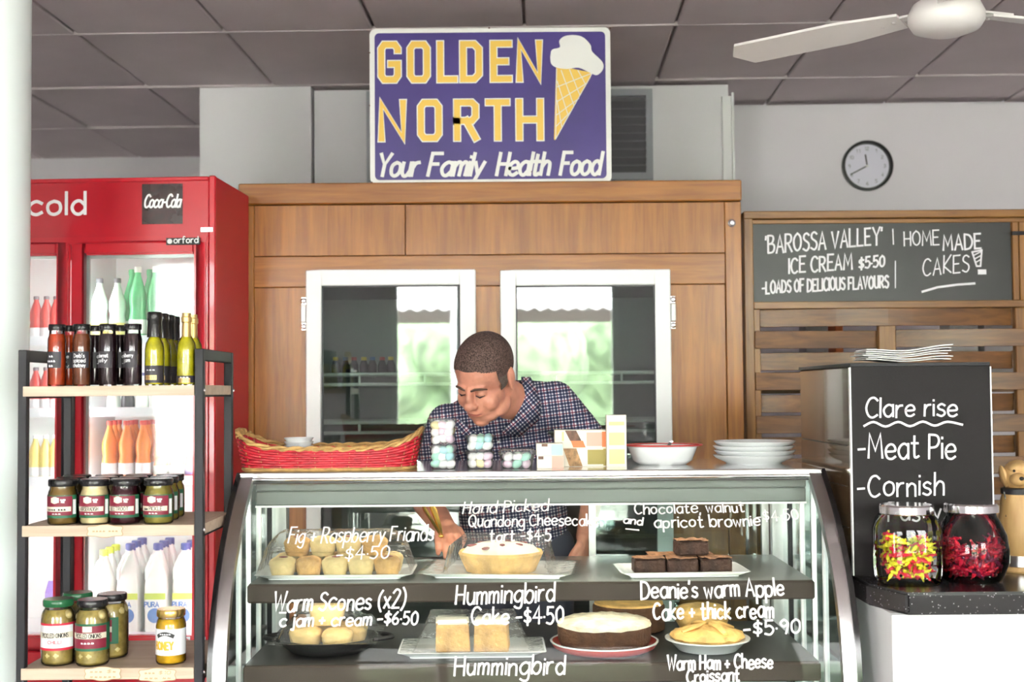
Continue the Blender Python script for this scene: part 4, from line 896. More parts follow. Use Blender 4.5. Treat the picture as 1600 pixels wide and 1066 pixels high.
for i, px in enumerate((215, 243, 271, 298)):
    for j in range(2): bottle('soda_bottle', 'green soft drink bottle on the top fridge shelf, ' + ('front row' if j == 0 else 'back row'), px-j*9, zA, .14+.09*j, .235+.0*j, .028, 'soda_green', 'soda_green' if j else 'soda_pale', 'soda_pale', 'green soft drinks on the top fridge shelf')
for i, px in enumerate((155, 183)): bottle('soda_bottle', 'pale soft drink bottle with a yellow label on the top fridge shelf', px, zA, .16, .20, .027, 'soda_pale', 'vent_grey', 'juice_yellow', 'pale soft drinks on the top fridge shelf')
for i, px in enumerate((172, 198, 224)):
    for j in range(3): bottle('juice_bottle', 'orange juice bottle with a red cap, ' + ['front row', 'middle row', 'rear row'][j] + ' of the fridge shelf', px+j*7, zC, .12+.065*j, .185, .0245, 'juice_orange', 'can_red', 'label_white', 'orange juice bottles in the fridge')
for i, px in enumerate((252, 277, 301)): bottle('juice_bottle', ['pale peach drink bottle beside the orange juices', 'dark red berry drink bottle beside the orange juices', 'purple labelled drink bottle beside the fridge wall'][i], px, zC, .13, .15, .024, ['juice_orange', 'juice_red', 'juice_red'][i], ['soda_pale', 'label_white', 'label_white'][i], ['soda_pale', 'label_white', 'label_purple'][i], GN)
for i, px in enumerate((205, 248, 291)):
    for j in range(3): bottle('milk_bottle', 'milk bottle with a navy cap, ' + ['front row', 'middle row', 'rear row'][j] + ' of the fridge shelf', px+j*9, zE, .135+.078*j+0, .285, .038, 'milk', 'cap_navy', None, 'milk bottles with navy caps')
for j in range(3): bottle('milk_bottle', 'milk bottle with a lime cap, ' + ['front row', 'middle row', 'rear row'][j] + ' of the fridge shelf', 164+j*9, zE, .135+.072*j, .265, .034, 'milk', 'cap_lime', None, 'milk bottles with lime caps')
for i, px in enumerate((178, 200, 222, 246)): bottle('soda_bottle', 'dark bottle lying low on the second fridge shelf' if i == 1 else 'pale drink bottle on the second fridge shelf', px, zB, .15, .12, .022, 'bottle_dark' if i == 1 else 'soda_pale', 'cap_navy', None, GN)
for k_, (z, m_, lab) in enumerate(((zA, 'can_red', 'red drink bottle behind the far fridge door'), (zB, 'can_red', 'red drink bottle on the second shelf behind the far door'), (zC, 'juice_yellow', 'yellow juice bottle behind the far fridge door'))):
    for i, px in enumerate((56, 72, 87)): bottle('juice_bottle', lab, px, z, .13, .14, .021, m_, 'vent_grey' if k_ < 2 else 'label_white', 'label_white', ['red drinks on the upper shelf behind the far door', 'red drinks on the second shelf behind the far door', 'yellow juices behind the far fridge door'][k_])
o = MB().box(-.026, .026, -.03, .03, 0, .13).add([(-.026, -.03, .13), (.026, -.03, .13), (.026, .03, .13), (-.026, .03, .13), (-.026, 0, .165), (.026, 0, .165)], [(0, 1, 5, 4), (3, 4, 5, 2), (0, 4, 3), (1, 2, 5)]).build('milk_carton', 'label_purple', None, loc=fl(90, zE, .14)); tag(o, 'purple gable top carton behind the far fridge door', 'carton')

# ------------------------------------------------------------ shelf rack
wood('pale_ply', (.52, .40, .29), (.70, .58, .45), 'X', scale=10, rough=.6)
YR = 2.95; RRZ = 0.0
def rz_(y): return at(170, y, YR).z
rk = thing('shelf_rack', 'black metal rack with three pale timber shelves', 'rack', (at(172, 600, YR).x, YR, 0), RRZ); RX = rk.location.x
xl_, xr_ = at(28, 600, YR).x-RX, at(317.5, 600, YR).x-RX; RD = .32; pt = .020
zt = rz_(546)
for x in (xl_, xr_-pt):
    for y in (0, RD-pt): MB().box(x, x+pt, y, y+pt, 0, zt).build('post', 'black_metal', rk, bevel=.0015)
    MB().box(x+.001, x+pt-.001, pt, RD-pt, zt-.027, zt).build('top_rail', 'black_metal', rk, bevel=.0015)
    for zz_ in (rz_(619), rz_(838), rz_(1063)): MB().box(x+.002, x+pt-.002, pt, RD-pt, zz_-.004, zz_+.001).build('shelf_bearer', 'black_metal', rk)
RS = []
for (ya, yb) in ((603, 619), (821, 838), (1044, 1062)):
    z1, z0 = rz_(ya), rz_(yb); RS.append(z1)
    MB().box(xl_+.012, xr_-pt-.0005, -.002, RD+.004, z0, z1).build('shelf_board', 'pale_ply', rk, bevel=.001)
    ex = MB().box(xr_-pt-.0005, xr_-.002, pt+.001, RD-pt-.001, z0, z1).build('shelf_end', 'pale_ply', rk)
    for y in (.006, RD-.006): MB().lathe([(.0045, 0), (.003, .003), (0, .0035)], 10, T=Matrix.Translation((xr_, y+.004, (z0+z1)/2)) @ rotm(0, PI/2).to_4x4()).build('bolt', 'chrome', rk, smooth=True)
def rp(px, row, dy):
    """point on rack shelf row, dy behind the front edge, at picture column px"""
    p = at(px, 700, YR+dy); return Vector((p.x, p.y, RS[row]))
# jars
glass('jar_glass', (.96, .98, .97), 1.45, .01)
mat('lid_black', (.016, .015, .016), .25); mat('lid_green', (.02, .13, .05), .25); mat('lid_gold', (.70, .48, .14), .25, metal=.9)
for nm, c in (('jam_amber', (.42, .045, .008)), ('jam_brown', (.17, .045, .016)), ('jam_plum', (.022, .006, .010)), ('oil', (.52, .46, .015)), ('mustard', (.72, .58, .33)), ('relish', (.17, .10, .02)), ('beet', (.045, .006, .012)), ('pickle_green', (.26, .21, .04)), ('brine', (.34, .25, .07)), ('onion_flesh', (.62, .50, .22)), ('honey', (.62, .36, .015)), ('chilli_oil', (.25, .02, .01))):
    mat(nm, c, .22, var=.35, vscale=45, coat=.5)
mat('label_black', (.035, .030, .038), .5); mat('label_green', (.015, .13, .06), .5); mat('label_maroon', (.22, .012, .035), .5); mat('label_cream', (.78, .72, .58), .55); mat('label_red', (.62, .02, .05), .5); mat('foil_gold', (.66, .44, .17), .35, metal=.7); mat('ink_black', (.02, .02, .02), .5); mat('ink_honey', (.80, .42, .04), .5)
def arc_patch(r, z0, z1, a0, a1, n=14): return MB().lathe([(r, z0), (r, z1)], n, a0=a0, a1=a1)
def on_cyl(r, z):      # text centred on the front (-y) of a cylinder
    return lambda u, v: (r*math.sin(u/r), -r*math.cos(u/r), z+v)
def dens(polys, st=.0012):      # short steps, so that strokes follow the curve of the jar
    out = []
    for pl in polys:
        q = [pl[0]]
        for a, b in zip(pl, pl[1:]):
            n = max(1, int(math.hypot(b[0]-a[0], b[1]-a[1])/st)); q += [(a[0]+(b[0]-a[0])*i/n, a[1]+(b[1]-a[1])*i/n) for i in range(1, n+1)]
        out.append(q)
    return out
def cyl_text(par, txt, r, z, wd, h, th, m, off=0):
    ls = text_lines(txt, wd, h); q = MB(); q.strokes(dens(ls), th, lambda u, v: on_cyl(r, z)(u-wd/2+off, v), step=2e-5); return q.build('lettering', m, par)
F0, F1 = -PI/2-1.15, -PI/2+1.15
def slim_jar(content, words):
    r, h = .0208, .143; t = thing('slim_jar', '', 'jar')
    MB().lathe([(r*.92, 0), (r, .004), (r, .108), (r*.88, .118), (r*.84, .126), (r*.84, .134)], 24).build('glass', 'jar_glass', t, smooth=True)
    MB().lathe([(0, .003), (r*.88, .003), (r*.955, .007), (r*.955, .107), (r*.84, .116), (r*.8, .121), (0, .121)], 24).build('preserve', content, t, smooth=True)
    MB().lathe([(r*.93, .130), (r*.96, .132), (r*.96, .142), (r*.9, .1435), (0, .1435)], 24).build('lid', 'lid_black', t, smooth=True)
    l = arc_patch(r*1.012, .042, .080, F0, F1).build('label', 'label_black', t, smooth=True)
    for i, w_ in enumerate(words): cyl_text(l, w_, r*1.03, .066-i*.011, min(.030, .0052*len(w_)), .0085, .0013, 'label_white')
    return t
def oil_bottle(cap, lblm, band_h):
    r, h = .0222, .171; t = thing('oil_bottle', '', 'bottle')
    MB().lathe([(r*.92, 0), (r, .004), (r, .082), (r*.9, .098), (r*.55, .113), (r*.42, .122), (r*.42, .150)], 24).build('glass', 'jar_glass', t, smooth=True)
    MB().lathe([(0, .003), (r*.9, .003), (r*.955, .008), (r*.955, .081), (r*.85, .097), (r*.5, .111), (r*.36, .12), (0, .12)], 24).build('oil', 'oil', t, smooth=True)
    if cap == 'foil_gold': MB().lathe([(r*.50, .112), (r*.47, .145), (r*.55, .147), (r*.55, .158), (r*.47, .160), (r*.47, .168), (0, .169)], 20).build('capsule', cap, t, smooth=True)
    else: MB().lathe([(r*.78, .112), (r*.72, .150), (r*.78, .152), (r*.76, .168), (r*.68, .171), (0, .171)], 20).build('capsule', cap, t, smooth=True)
    l = arc_patch(r*1.012, .006, band_h, -PI/2-1.5, -PI/2+1.5, 20).build('label', lblm, t, smooth=True)
    cyl_text(l, '######', r*1.03, band_h*.30, .027, .009, .0016, 'foil_gold'); cyl_text(l, '^^^', r*1.03, band_h*.74, .020, .005, .001, 'label_white')
    return t
def short_jar(content, word):
    r, h = .0345, .104; t = thing('relish_jar', '', 'jar')
    MB().lathe([(r*.9, 0), (r, .005), (r, .066), (r*.95, .076), (r*.86, .082), (r*.86, .094)], 28).build('glass', 'jar_glass', t, smooth=True)
    MB().lathe([(0, .003), (r*.88, .003), (r*.965, .008), (r*.965, .066), (r*.9, .075), (r*.82, .081), (r*.82, .088), (0, .088)], 28).build('relish', content, t, smooth=True)
    MB().lathe([(r*.94, .088), (r*.97, .090), (r*.97, .1015), (r*.92, .104), (0, .104)], 28).build('lid', 'lid_black', t, smooth=True)
    l = arc_patch(r*1.01, .016, .068, F0-.3, F1+.3, 20).build('label', 'label_green', t, smooth=True)
    arc_patch(r*1.018, .022, .066, F0+.15, F1-.1, 16).build('label_panel', 'label_maroon', l, smooth=True)
    q = MB(); q.strokes([[(.009*math.cos(i*PI/8)-.004, .007*math.sin(i*PI/8)+.057) for i in range(17)]], .002, lambda u, v: on_cyl(r*1.03, 0)(u, v)); q.strokes(dens([[(-.011, .057), (.003, .057)]]), .011, on_cyl(r*1.026, 0), square=False); q.build('label_emblem', 'label_cream', l)
    arc_patch(r*1.024, .031, .042, F0+.05, F1-.2, 16).build('name_strip', 'label_cream', l, smooth=True)
    cyl_text(l, word, r*1.034, .0325, .046, .0085, .0013, 'ink_black', -.002); cyl_text(l, '^^^', r*1.03, .024, .02, .005, .001, 'label_white'); cyl_text(l, 'GLUTEN', r*1.03, .056, .011, .0035, .0008, 'label_white', .015); cyl_text(l, 'FREE', r*1.03, .051, .008, .0035, .0008, 'label_white', .015)
    arc_patch(r*1.022, .024, .058, F1-.05, F1+.22, 4).build('barcode', 'label_white', l, smooth=True)
    return t
def pickle_jar(lid, lab1, lab2, content, words):
    r, h = .0385, .150; t = thing('pickle_jar', '', 'jar')
    MB().lathe([(r*.86, 0), (r*.98, .006), (r, .02), (r, .105), (r*.93, .120), (r*.78, .130), (r*.76, .138)], 32).build('glass', 'jar_glass', t, smooth=True)
    MB().lathe([(0, .003), (r*.82, .003), (r*.95, .008), (r*.965, .02), (r*.965, .104), (r*.89, .118), (r*.74, .127), (0, .127)], 32).build('brine', 'brine', t, smooth=True)
    for k in range(9):
        a = k*2.399; z = [.022, .022, .024, .112, .110, .113, .111, .024, .109][k]; q = MB(); q.sph((r*.62*math.cos(a), r*.62*math.sin(a), z), (.0145, .0145, .014), 12, 8); q.build('onion', 'onion_flesh', t, smooth=True)
    MB().lathe([(r*.88, .134), (r*.91, .136), (r*.91, .147), (r*.86, .150), (0, .150)], 28).build('lid', lid, t, smooth=True)
    l = arc_patch(r*1.01, .036, .098, -PI/2-1.6, -PI/2+1.6, 24).build('label', lab1, t, smooth=True)
    arc_patch(r*1.018, .042, .093, F0-.05, F1+.05, 18).build('label_panel', lab2, l, smooth=True)
    q = MB(); q.strokes(dens([[(-.007, .086), (.007, .086)]]), .013, on_cyl(r*1.03, 0)); q.build('label_emblem', 'label_cream', l)
    arc_patch(r*1.024, .064, .077, F0-.05, F1+.05, 16).build('name_strip', 'label_cream', l, smooth=True)
    cyl_text(l, words[0], r*1.034, .066, .064, .0095, .0015, 'ink_black'); cyl_text(l, words[1], r*1.03, .052, .03, .007, .0013, 'label_red' if lab2 == 'label_white' else 'label_white')
    return t
def place(proto, used, loc, label, group, rz=0):
    o = copy_tree(proto, None, loc, rz, label) if used else proto
    o.location = loc; o.rotation_euler[2] = rz; o['label'] = label; o['group'] = group; return o
SJ = [slim_jar('jam_amber', ['^^', '^^^^', '^^']), slim_jar('jam_amber', ['apple', '^^^', 'jelly']), slim_jar('jam_brown', ["Deb's", 'spiced', 'chutney']), slim_jar('jam_plum', ['cabernet', 'jelly']), slim_jar('jam_plum', ['mulberry', 'jam'])]
for i, (px, dy, k, rz, lab) in enumerate(((88, .022, 0, -.35, 'slim amber jelly jar at the end of the top shelf row'), (107, .075, 1, -.3, 'slim amber jelly jar standing behind the front row'), (127, .022, 2, 0, 'slim brown chutney jar beside the amber jelly'), (168, .022, 3, -.4, 'slim dark jelly jar beside the brown chutney'), (207, .022, 4, -.4, 'slim dark berry jam jar nearest the oil bottles'))):
    place(SJ[k], False, rp(px, 0, dy), lab, 'slim preserve jars on the top shelf', rz)
for px, lab in ((148, 'slim dark jar in the back row behind the brown chutney'), (187, 'slim dark jar in the back row behind the dark jelly')): place(SJ[3], True, rp(px, 0, .08), lab, 'slim preserve jars on the top shelf', 1.2)
OB = oil_bottle('lid_black', 'label_black', .046); OG = oil_bottle('foil_gold', 'label_black', .022)
for i, (px, dy) in enumerate(((241, .024), (252, .085), (262, .145), (270, .205))): place(OB, i > 0, rp(px, 0, dy), 'black capped olive oil bottle, ' + ['first', 'second', 'third', 'last'][i] + ' from the shelf edge', 'black capped oil bottles', 0 if i else -.15)
for i, (px, dy) in enumerate(((291, .024), (301, .085))): place(OG, i > 0, rp(px, 0, dy), 'gold capped olive oil bottle, ' + ['at the shelf edge', 'standing behind the other'][i], 'gold capped oil bottles')
RJ = [short_jar('relish', '^^^^ ^^^'), short_jar('mustard', 'HORSERADISH'), short_jar('beet', 'BEETROOT'), short_jar('pickle_green', '^^^ PICKLE')]
nmz = ['brown relish jar', 'pale cream relish jar', 'dark beetroot relish jar', 'green pickle jar']
for j in range(3):
    for i, px in enumerate((99, 149, 196, 248)):
        place(RJ[i], j > 0, rp(px+j*9+(4 if j and i < 3 else 0), 1, .042+.078*j), nmz[i]+[' at the edge of the middle shelf', ' in the second row of the middle shelf', ' in the rear row of the middle shelf'][j], 'relish jars on the middle shelf', -.1)
PJ = [pickle_jar('lid_green', 'label_red', 'label_white', 'brine', ['PICKLED ONIONS', 'CHILLI']), pickle_jar('lid_black', 'label_green', 'label_maroon', 'brine', ['PICKLED ONIONS', '^^^^'])]
place(PJ[0], False, rp(93, 2, .055), 'pickled onion jar with a green lid and red and white label', 'pickled onion jars', .1); place(PJ[1], False, rp(146, 2, .045), 'pickled onion jar with a black lid at the shelf edge', 'pickled onion jars', 0)
place(PJ[0], True, rp(123, 2, .15), 'pickled onion jar with a green lid standing at the back', 'pickled onion jars', 2.2); place(PJ[1], True, rp(176, 2, .13), 'pickled onion jar with a black lid turned aside at the back', 'pickled onion jars', -.9)
hj = thing('honey_jar', 'jar of golden honey with a gold lid on the bottom shelf', 'jar', rp(268, 2, .055), -.15); r = .0345
MB().lathe([(r*.9, 0), (r, .006), (r, .088), (r*.93, .098), (r*.84, .104), (r*.84, .112)], 28).build('glass', 'jar_glass', hj, smooth=True); MB().lathe([(0, .003), (r*.86, .003), (r*.965, .008), (r*.965, .088), (r*.88, .097), (r*.8, .103), (0, .103)], 28).build('honey', 'honey', hj, smooth=True)
MB().lathe([(r*.92, .108), (r*.95, .110), (r*.95, .121), (r*.9, .125), (0, .125)], 28).build('lid', 'lid_gold', hj, smooth=True)
l = arc_patch(r*1.01, .022, .082, -PI/2-1.7, -PI/2+1.7, 24).build('label', 'label_white', hj, smooth=True); cyl_text(l, 'HONEY', r*1.03, .036, .046, .017, .0042, 'ink_honey', -.004); hb_ = MB(); hb_.strokes([[(-.019+.038*i/12, .066+.006*math.sin(PI*i/12)) for i in range(13)]], .009, on_cyl(r*1.025, 0)); hb_.build('label_banner', 'ink_black', l); cyl_text(l, '^^^^^', r*1.035, .069, .026, .005, .0011, 'label_white')
# shelf tags
mat('tag_card', (.80, .62, .42), .7); mat('tag_ink', (.38, .24, .13), .8)
def tagc(x0, x1, y0, y1, lines, lab, row):
    a = at(x0, y1, YR-.005); b = at(x1, y0, YR-.005); w_, h_ = (b.x-a.x)/2, (b.z-a.z)/2
    t = thing('shelf_tag', lab, 'tag', (a.x+w_, YR-.0045, a.z+h_), RRZ, 'handwritten shelf tags')
    pts = [(w_*x, h_*z) for x, z in catmull([(-.92, .72), (-.55, .8), (-.2, 1), (.2, 1), (.55, .8), (.92, .72), (1, .45), (.93, 0), (1, -.45), (.92, -.75), (.5, -.82), (.2, -1), (-.2, -1), (-.5, -.82), (-.92, -.75), (-1, -.45), (-.93, 0), (-1, .45), (-.92, .72)], 3)[:-1]]
    MB().prism(pts, -.001, .001).build('card', 'tag_card', t)
    q = MB(); q.strokes([pts+[pts[0]]], .0014, lambda u, v: (u, -.0012, v)); q.build('card_edge', 'tag_ink', t)
    for i, s_ in enumerate(lines): q = MB(); q.strokes(text_lines(s_, w_*1.4, h_*.5, .1), .0011, lambda u, v: (u-w_*.7, -.0013, v+(h_*.1 if len(lines) > 1 else -h_*.2)-i*h_*.75)); q.build('lettering', 'tag_ink', t)
tagc(136, 192, 820, 840, ['^^^^ ^^^'], 'kraft paper tag on the middle rack shelf', 1); tagc(132, 189, 1042, 1064, ['^^^ $^', '^^^^^^'], 'kraft paper tag below the pickled onions', 2); tagc(217, 275, 1044, 1066, ['^^^ $10', '^^^ ^^'], 'kraft paper tag below the honey jar', 2)
# ------------------------------------------------------------ things on top of the display case
def top_at(px, py): return shelf_pt(px, py, ZTOP)
mat('wicker_red', (.52, .012, .028), .5, var=.25, vscale=30); mat('wicker_straw', (.52, .31, .11), .7, var=.3, vscale=40)
a = at(366, 720, 3.37); b = at(655, 720, 3.37); BW = (b.x-a.x)/2-.006; BD = .125
bk_ = thing('wicker_basket', 'long red wicker basket with straw coloured braided rim', 'basket', ((a.x+b.x)/2+.004, 3.42, ZTOP), math.radians(1.5))
def bpt(ang, k, off=0):
    """point on the basket wall: ang around, k = 0 base to 1 rim"""
    c, s = math.cos(ang), math.sin(ang); e = (abs(c)**5+abs(s)**3.2)**(-1/4.2); g = .93+.07*k
    x = c*e*(BW*g+off); y = s*e*(BD*g+off); lift = (abs(x)/BW)**5*.040*k
    return (x, y, .008+k*.048+lift)
n = 132
for row in range(8):
    k = (row+.6)/8.4
    pts = [bpt(2*PI*i/n, k, .0022*math.sin(i*PI/2*1+PI*(row % 2)+.001)*1.0 if True else 0) for i in range(n)]
    pts = [bpt(2*PI*i/n, k, .0024*(1 if ((i//2+row) % 2) else -1)) for i in range(n)]
    MB().tube(pts, .0042, 6, True).build('weave_strand', 'wicker_red', bk_, smooth=True)
for i in range(0, n, 4): MB().tube([bpt(2*PI*(i+.5)/n, 0), bpt(2*PI*(i+.5)/n, .5), bpt(2*PI*(i+.5)/n, 1)], .0018, 5).build('stake', 'wicker_straw', bk_)
for ph in (0, PI):
    MB().tube([tuple(Vector(bpt(2*PI*i/n, 1.04, .0045*math.cos(i*.9+ph)))+Vector((0, 0, .0045*math.sin(i*.9+ph)))) for i in range(n)], .0042, 6, True).build('rim_braid', 'wicker_straw', bk_, smooth=True)
MB().tube([tuple(Vector(bpt(2*PI*i/n, 0, .003))+Vector((0, 0, -.003))) for i in range(n)], .005, 6, True).build('base_braid', 'wicker_straw', bk_, smooth=True)
pl = [bpt(2*PI*i/n, 0)[:2] for i in range(n)]; q = MB(); q.add([(x, y, .004) for x, y in pl]+[(x, y, .008) for x, y in pl], [tuple(range(n))[::-1], tuple(range(n, 2*n))]+[(i, (i+1) % n, (i+1) % n+n, i+n) for i in range(n)]); q.build('base', 'wicker_straw', bk_)
for s_ in (-1, 1):
    MB().tube([(s_*(BW*.985+.010*math.sin(PI*i/10)), -.07+.14*i/10, .088+.018*math.sin(PI*i/10)) for i in range(11)], .0065, 7).build('handle', 'wicker_straw', bk_, smooth=True)
pb = at(465, 700, 3.43)
for i in range(4):
    t = MB().lathe([(0, 0), (.022, 0), (.034, .022), (.040, .030), (.0385, .031), (.031, .022), (.020, .003), (0, .003)], 28).build('white_dish', 'china', None, smooth=True, loc=(pb.x, 3.45, ZTOP+.0085+.0105*i+.012)); tag(t, ['small white dish at the bottom of the stack in the wicker basket', 'small white dish, second from the bottom in the wicker basket', 'small white dish, third from the bottom in the wicker basket', 'small white dish on top of the stack in the wicker basket'][i], 'dish', 'white dishes stacked in the basket')
t = MB().box(-.045, .045, -.045, .045, 0, .0125).build('napkin_pad', 'white_card', None, bevel=.002, loc=(pb.x, 3.45, ZTOP+.0082)); tag(t, 'folded white napkin under the dishes in the wicker basket', 'napkin')
# tubs of sugared almonds / candy eggs
glass('tub_plastic', (.98, .99, .99), 1.38, .08, haze=.08)
EGG = [('egg_mint', (.42, .74, .62), 'mint'), ('egg_pink', (.78, .58, .70), 'pink'), ('egg_yellow', (.84, .74, .40), 'yellow'), ('egg_white', (.84, .82, .82), 'white'), ('egg_blue', (.42, .70, .76), 'pale blue')]
for k_, c_, _ in EGG: mat(k_, c_, .35)
egg_proto = {}
def egg(loc, ci, seed, where):
    rd = random.Random(seed); k_, c_, w_ = EGG[ci]
    if ci not in egg_proto: egg_proto[ci] = MB().sph((0, 0, 0), (.0114, .0114, .0150), 12, 8).build('candy_egg', k_, None, smooth=True); o = egg_proto[ci]
    else: o = egg_proto[ci].copy(); COL.objects.link(o)
    o.location = loc; o.rotation_euler = (rd.uniform(.8, 1.9), rd.uniform(-.6, .6), rd.uniform(0, 3)); tag(o, w_+' candy egg in the '+where, 'candy', w_+' candy eggs in the '+where); return o
def tub(px, y, z, w, h, label, where, sets, seed, layers=2):
    p = at(px, 700, y); t = thing('candy_tub', label, 'tub', (p.x, y, z))
    q = MB(); lv = [(w*.44, 0), (w*.46, .003), (w*.5, h*.86), (w*.54, h*.87), (w*.54, h*.93)]
    vs, fs = sq_lathe(lv, 28, 6); q.add(vs, fs[:-1]).build('tub', 'tub_plastic', t, smooth=True)
    q = MB(); vs, fs = sq_lathe([(w*.55, h*.90), (w*.555, h*.96), (w*.50, h*.97), (w*.48, h)], 28, 6); q.add(vs, fs[1-1:]).build('lid', 'tub_plastic', t, smooth=True)
    rd = random.Random(seed); n_ = 3 if w > .05 else 2; st = (w*.80)/n_; zz_ = .012; k = 0
    nl = 3 if h > .06 else 2
    for L in range(nl):
        for i in range(n_):
            for j in range(n_):
                if n_ == 3 and i == 1 and j == 1: continue
                egg((p.x-w*.4+st*(i+.5)+rd.uniform(-.0025, .0025), y-w*.4+st*(j+.5)+rd.uniform(-.0015, .0015), z+.0138+L*.0180+rd.uniform(0, .003)), sets[(k*7+L*3+rd.randint(0, 4)) % len(sets)], seed*50+k, where); k += 1
    return t
W_ = 42/F*3.36; h1 = .067
tub(693, 3.37, ZTOP, .066, .064, 'clear tub of pastel candy eggs at the bottom of the tall stack', 'bottom tub of the tall stack', [3, 1, 0, 4, 3], 1)
tub(692, 3.37, ZTOP+.0645, .066, .068, 'clear tub of pink and white candy eggs on top of the tall stack', 'top tub of the tall stack', [3, 1, 1, 3, 2], 2)
tub(750, 3.37, ZTOP, .070, .046, 'clear tub of mint candy eggs at the bottom of the low stack', 'bottom tub of the low stack', [3, 0, 2, 1], 3)
tub(750, 3.37, ZTOP+.0465, .070, .042, 'clear tub of mint candy eggs on top of the low stack', 'top tub of the low stack', [0, 3, 0, 4], 4)
p = at(808, 700, 3.37); t = thing('candy_tray', 'shallow clear tray heaped with pastel candy eggs', 'tub', (p.x, 3.38, ZTOP)); vs, fs = sq_lathe([(.036, 0), (.038, .003), (.046, .036), (.050, .037), (.050, .042)], 28, 5); MB().add(vs, fs[:-1]).build('tub', 'tub_plastic', t, smooth=True)
vs, fs = sq_lathe([(.050, .040), (.051, .045), (.046, .047), (.044, .052)], 28, 5); MB().add(vs, fs).build('lid', 'tub_plastic', t, smooth=True)
rd = random.Random(8)
for L in range(2):
    for i in range(3):
        for j in range(3): egg((p.x-.024+.024*i+rd.uniform(-.002, .002), 3.38-.024+.024*j, ZTOP+.013+L*.018), [0, 4, 2, 1, 0, 3][rd.randint(0, 5)], 900+L*9+i*3+j, 'shallow tray')
# chocolate boxes
mat('box_ivory', (.80, .74, .64), .5); mat('box_mint', (.42, .70, .58), .5); mat('box_salmon', (.82, .42, .33), .5); mat('box_orange', (.80, .20, .06), .5); mat('box_olive', (.36, .29, .07), .5); mat('box_lime', (.70, .80, .30), .5); mat('box_yellow', (.85, .74, .30), .5); mat('choc_print', (.14, .06, .035), .5, var=.6, vscale=60); mat('nut_print', (.40, .22, .09), .5, var=.6, vscale=70)
def cbox(px0, px1, yb, yt, Y, label, prints, dep=.05, zoff=0):
    a = top_at((px0+px1)/2, yb); s = Y/F; w_ = (px1-px0)*s; h_ = (yb-yt)*s
    t = thing('chocolate_box', label, 'box', (at((px0+px1)/2, 700, Y).x, Y, ZTOP+zoff)); MB().box(-w_/2, w_/2, 0, dep, 0, h_).build('carton', 'box_ivory', t, bevel=.0008)
    for (u0, u1, v0, v1, m_) in prints:
        if isinstance(m_, tuple): m_, sk = m_
        else: sk = 0
        q = MB(); P = [(u0-sk, v1), (u1-sk, v1), (u1, v0), (u0, v0)]; q.prism([(-w_/2+w_*u, h_*v) for u, v in P], -.0006, .0004); q.build('print_panel', m_, t)
    return h_
hA = cbox(839, 881, 734, 714, 3.355, 'small ivory chocolate box with a salmon panel, underneath the mint one', [(.55, .98, .03, .97, 'box_salmon'), (.05, .24, .72, .95, 'choc_print')], .06)
cbox(838, 880, 713, 694, 3.355, 'small ivory chocolate box with a mint panel', [(.55, .98, .03, .92, 'box_mint'), (.2, .42, .75, .97, 'choc_print')], .06, hA)
hB = cbox(869, 948, 732, 703, 3.43, 'wide ivory chocolate box with an olive panel and nut picture', [(.62, .93, .12, .9, 'box_olive'), (.93, .995, .05, .95, 'box_olive'), (.26, .52, .02, .97, ('nut_print', .12))], .06)
cbox(867, 947, 702, 674, 3.43, 'wide ivory chocolate box with a coral panel and chocolate picture', [(.62, .92, .1, .86, 'box_salmon'), (.92, .995, .05, .9, 'box_orange'), (.30, .52, .4, .97, ('choc_print', .1)), (.36, .60, .03, .4, ('box_orange', .05)), (.14, .18, .4, .9, 'box_yellow')], .06, hB)
cbox(948, 979, 731, 650, 3.40, 'tall ivory chocolate box with yellow and lime panels', [(.12, .9, .06, .34, 'box_lime'), (.12, .9, .42, .66, ('box_yellow', 0)), (.12, .9, .80, .87, 'box_yellow')], .03)
# enamel pie dish with red rim and a server
p = at(1035, 700, 3.50); t = thing('enamel_dish', 'white enamel dish with a red rim on the display case', 'dish', (p.x, 3.50, ZTOP)); s = 3.5/F
MB().lathe([(0, 0), (40*s*.9, 0), (46*s, .012), (54*s, .048), (62*s, .052), (62*s, .0535), (52*s, .051), (44*s, .014), (38*s, .004), (0, .004)], 40, sy=.8).build('dish', 'china', t, smooth=True); MB().lathe([(58*s, .0515), (62.5*s, .0515), (63*s, .054), (62*s, .0555), (58*s, .0545), (58*s, .0515)], 40, sy=.8).build('rim', 'red_enamel', t, smooth=True)
q = MB(); q.tube([(.0, -.02, .01), (.008, -.045, .045), (.013, -.075, .064), (.013, -.10, .066)], .005, 8, flat=.4); o = q.build('cake_server', 'steel', None, smooth=True, loc=(p.x, 3.50, ZTOP)); tag(o, 'steel server handle resting over the rim of the enamel dish', 'server')
p = at(1178, 700, 3.52); s = 3.52/F
for i in range(4):
    o = MB().lathe([(0, 0), (42*s, 0), (44*s, .004), (59*s, .016), (63*s, .024), (61.5*s, .0245), (56*s, .018), (42*s, .007), (0, .006)], 44).build('plate', 'china', None, smooth=True, loc=(p.x+(.002 if i % 2 else -.001), 3.52, ZTOP+i*.0125)); tag(o, ['pale blue white plate at the bottom of the plate stack', 'pale blue white plate, second from the bottom of the stack', 'pale blue white plate, third from the bottom of the stack', 'pale blue white plate on top of the plate stack'][i], 'plate', 'plates stacked on the display case')

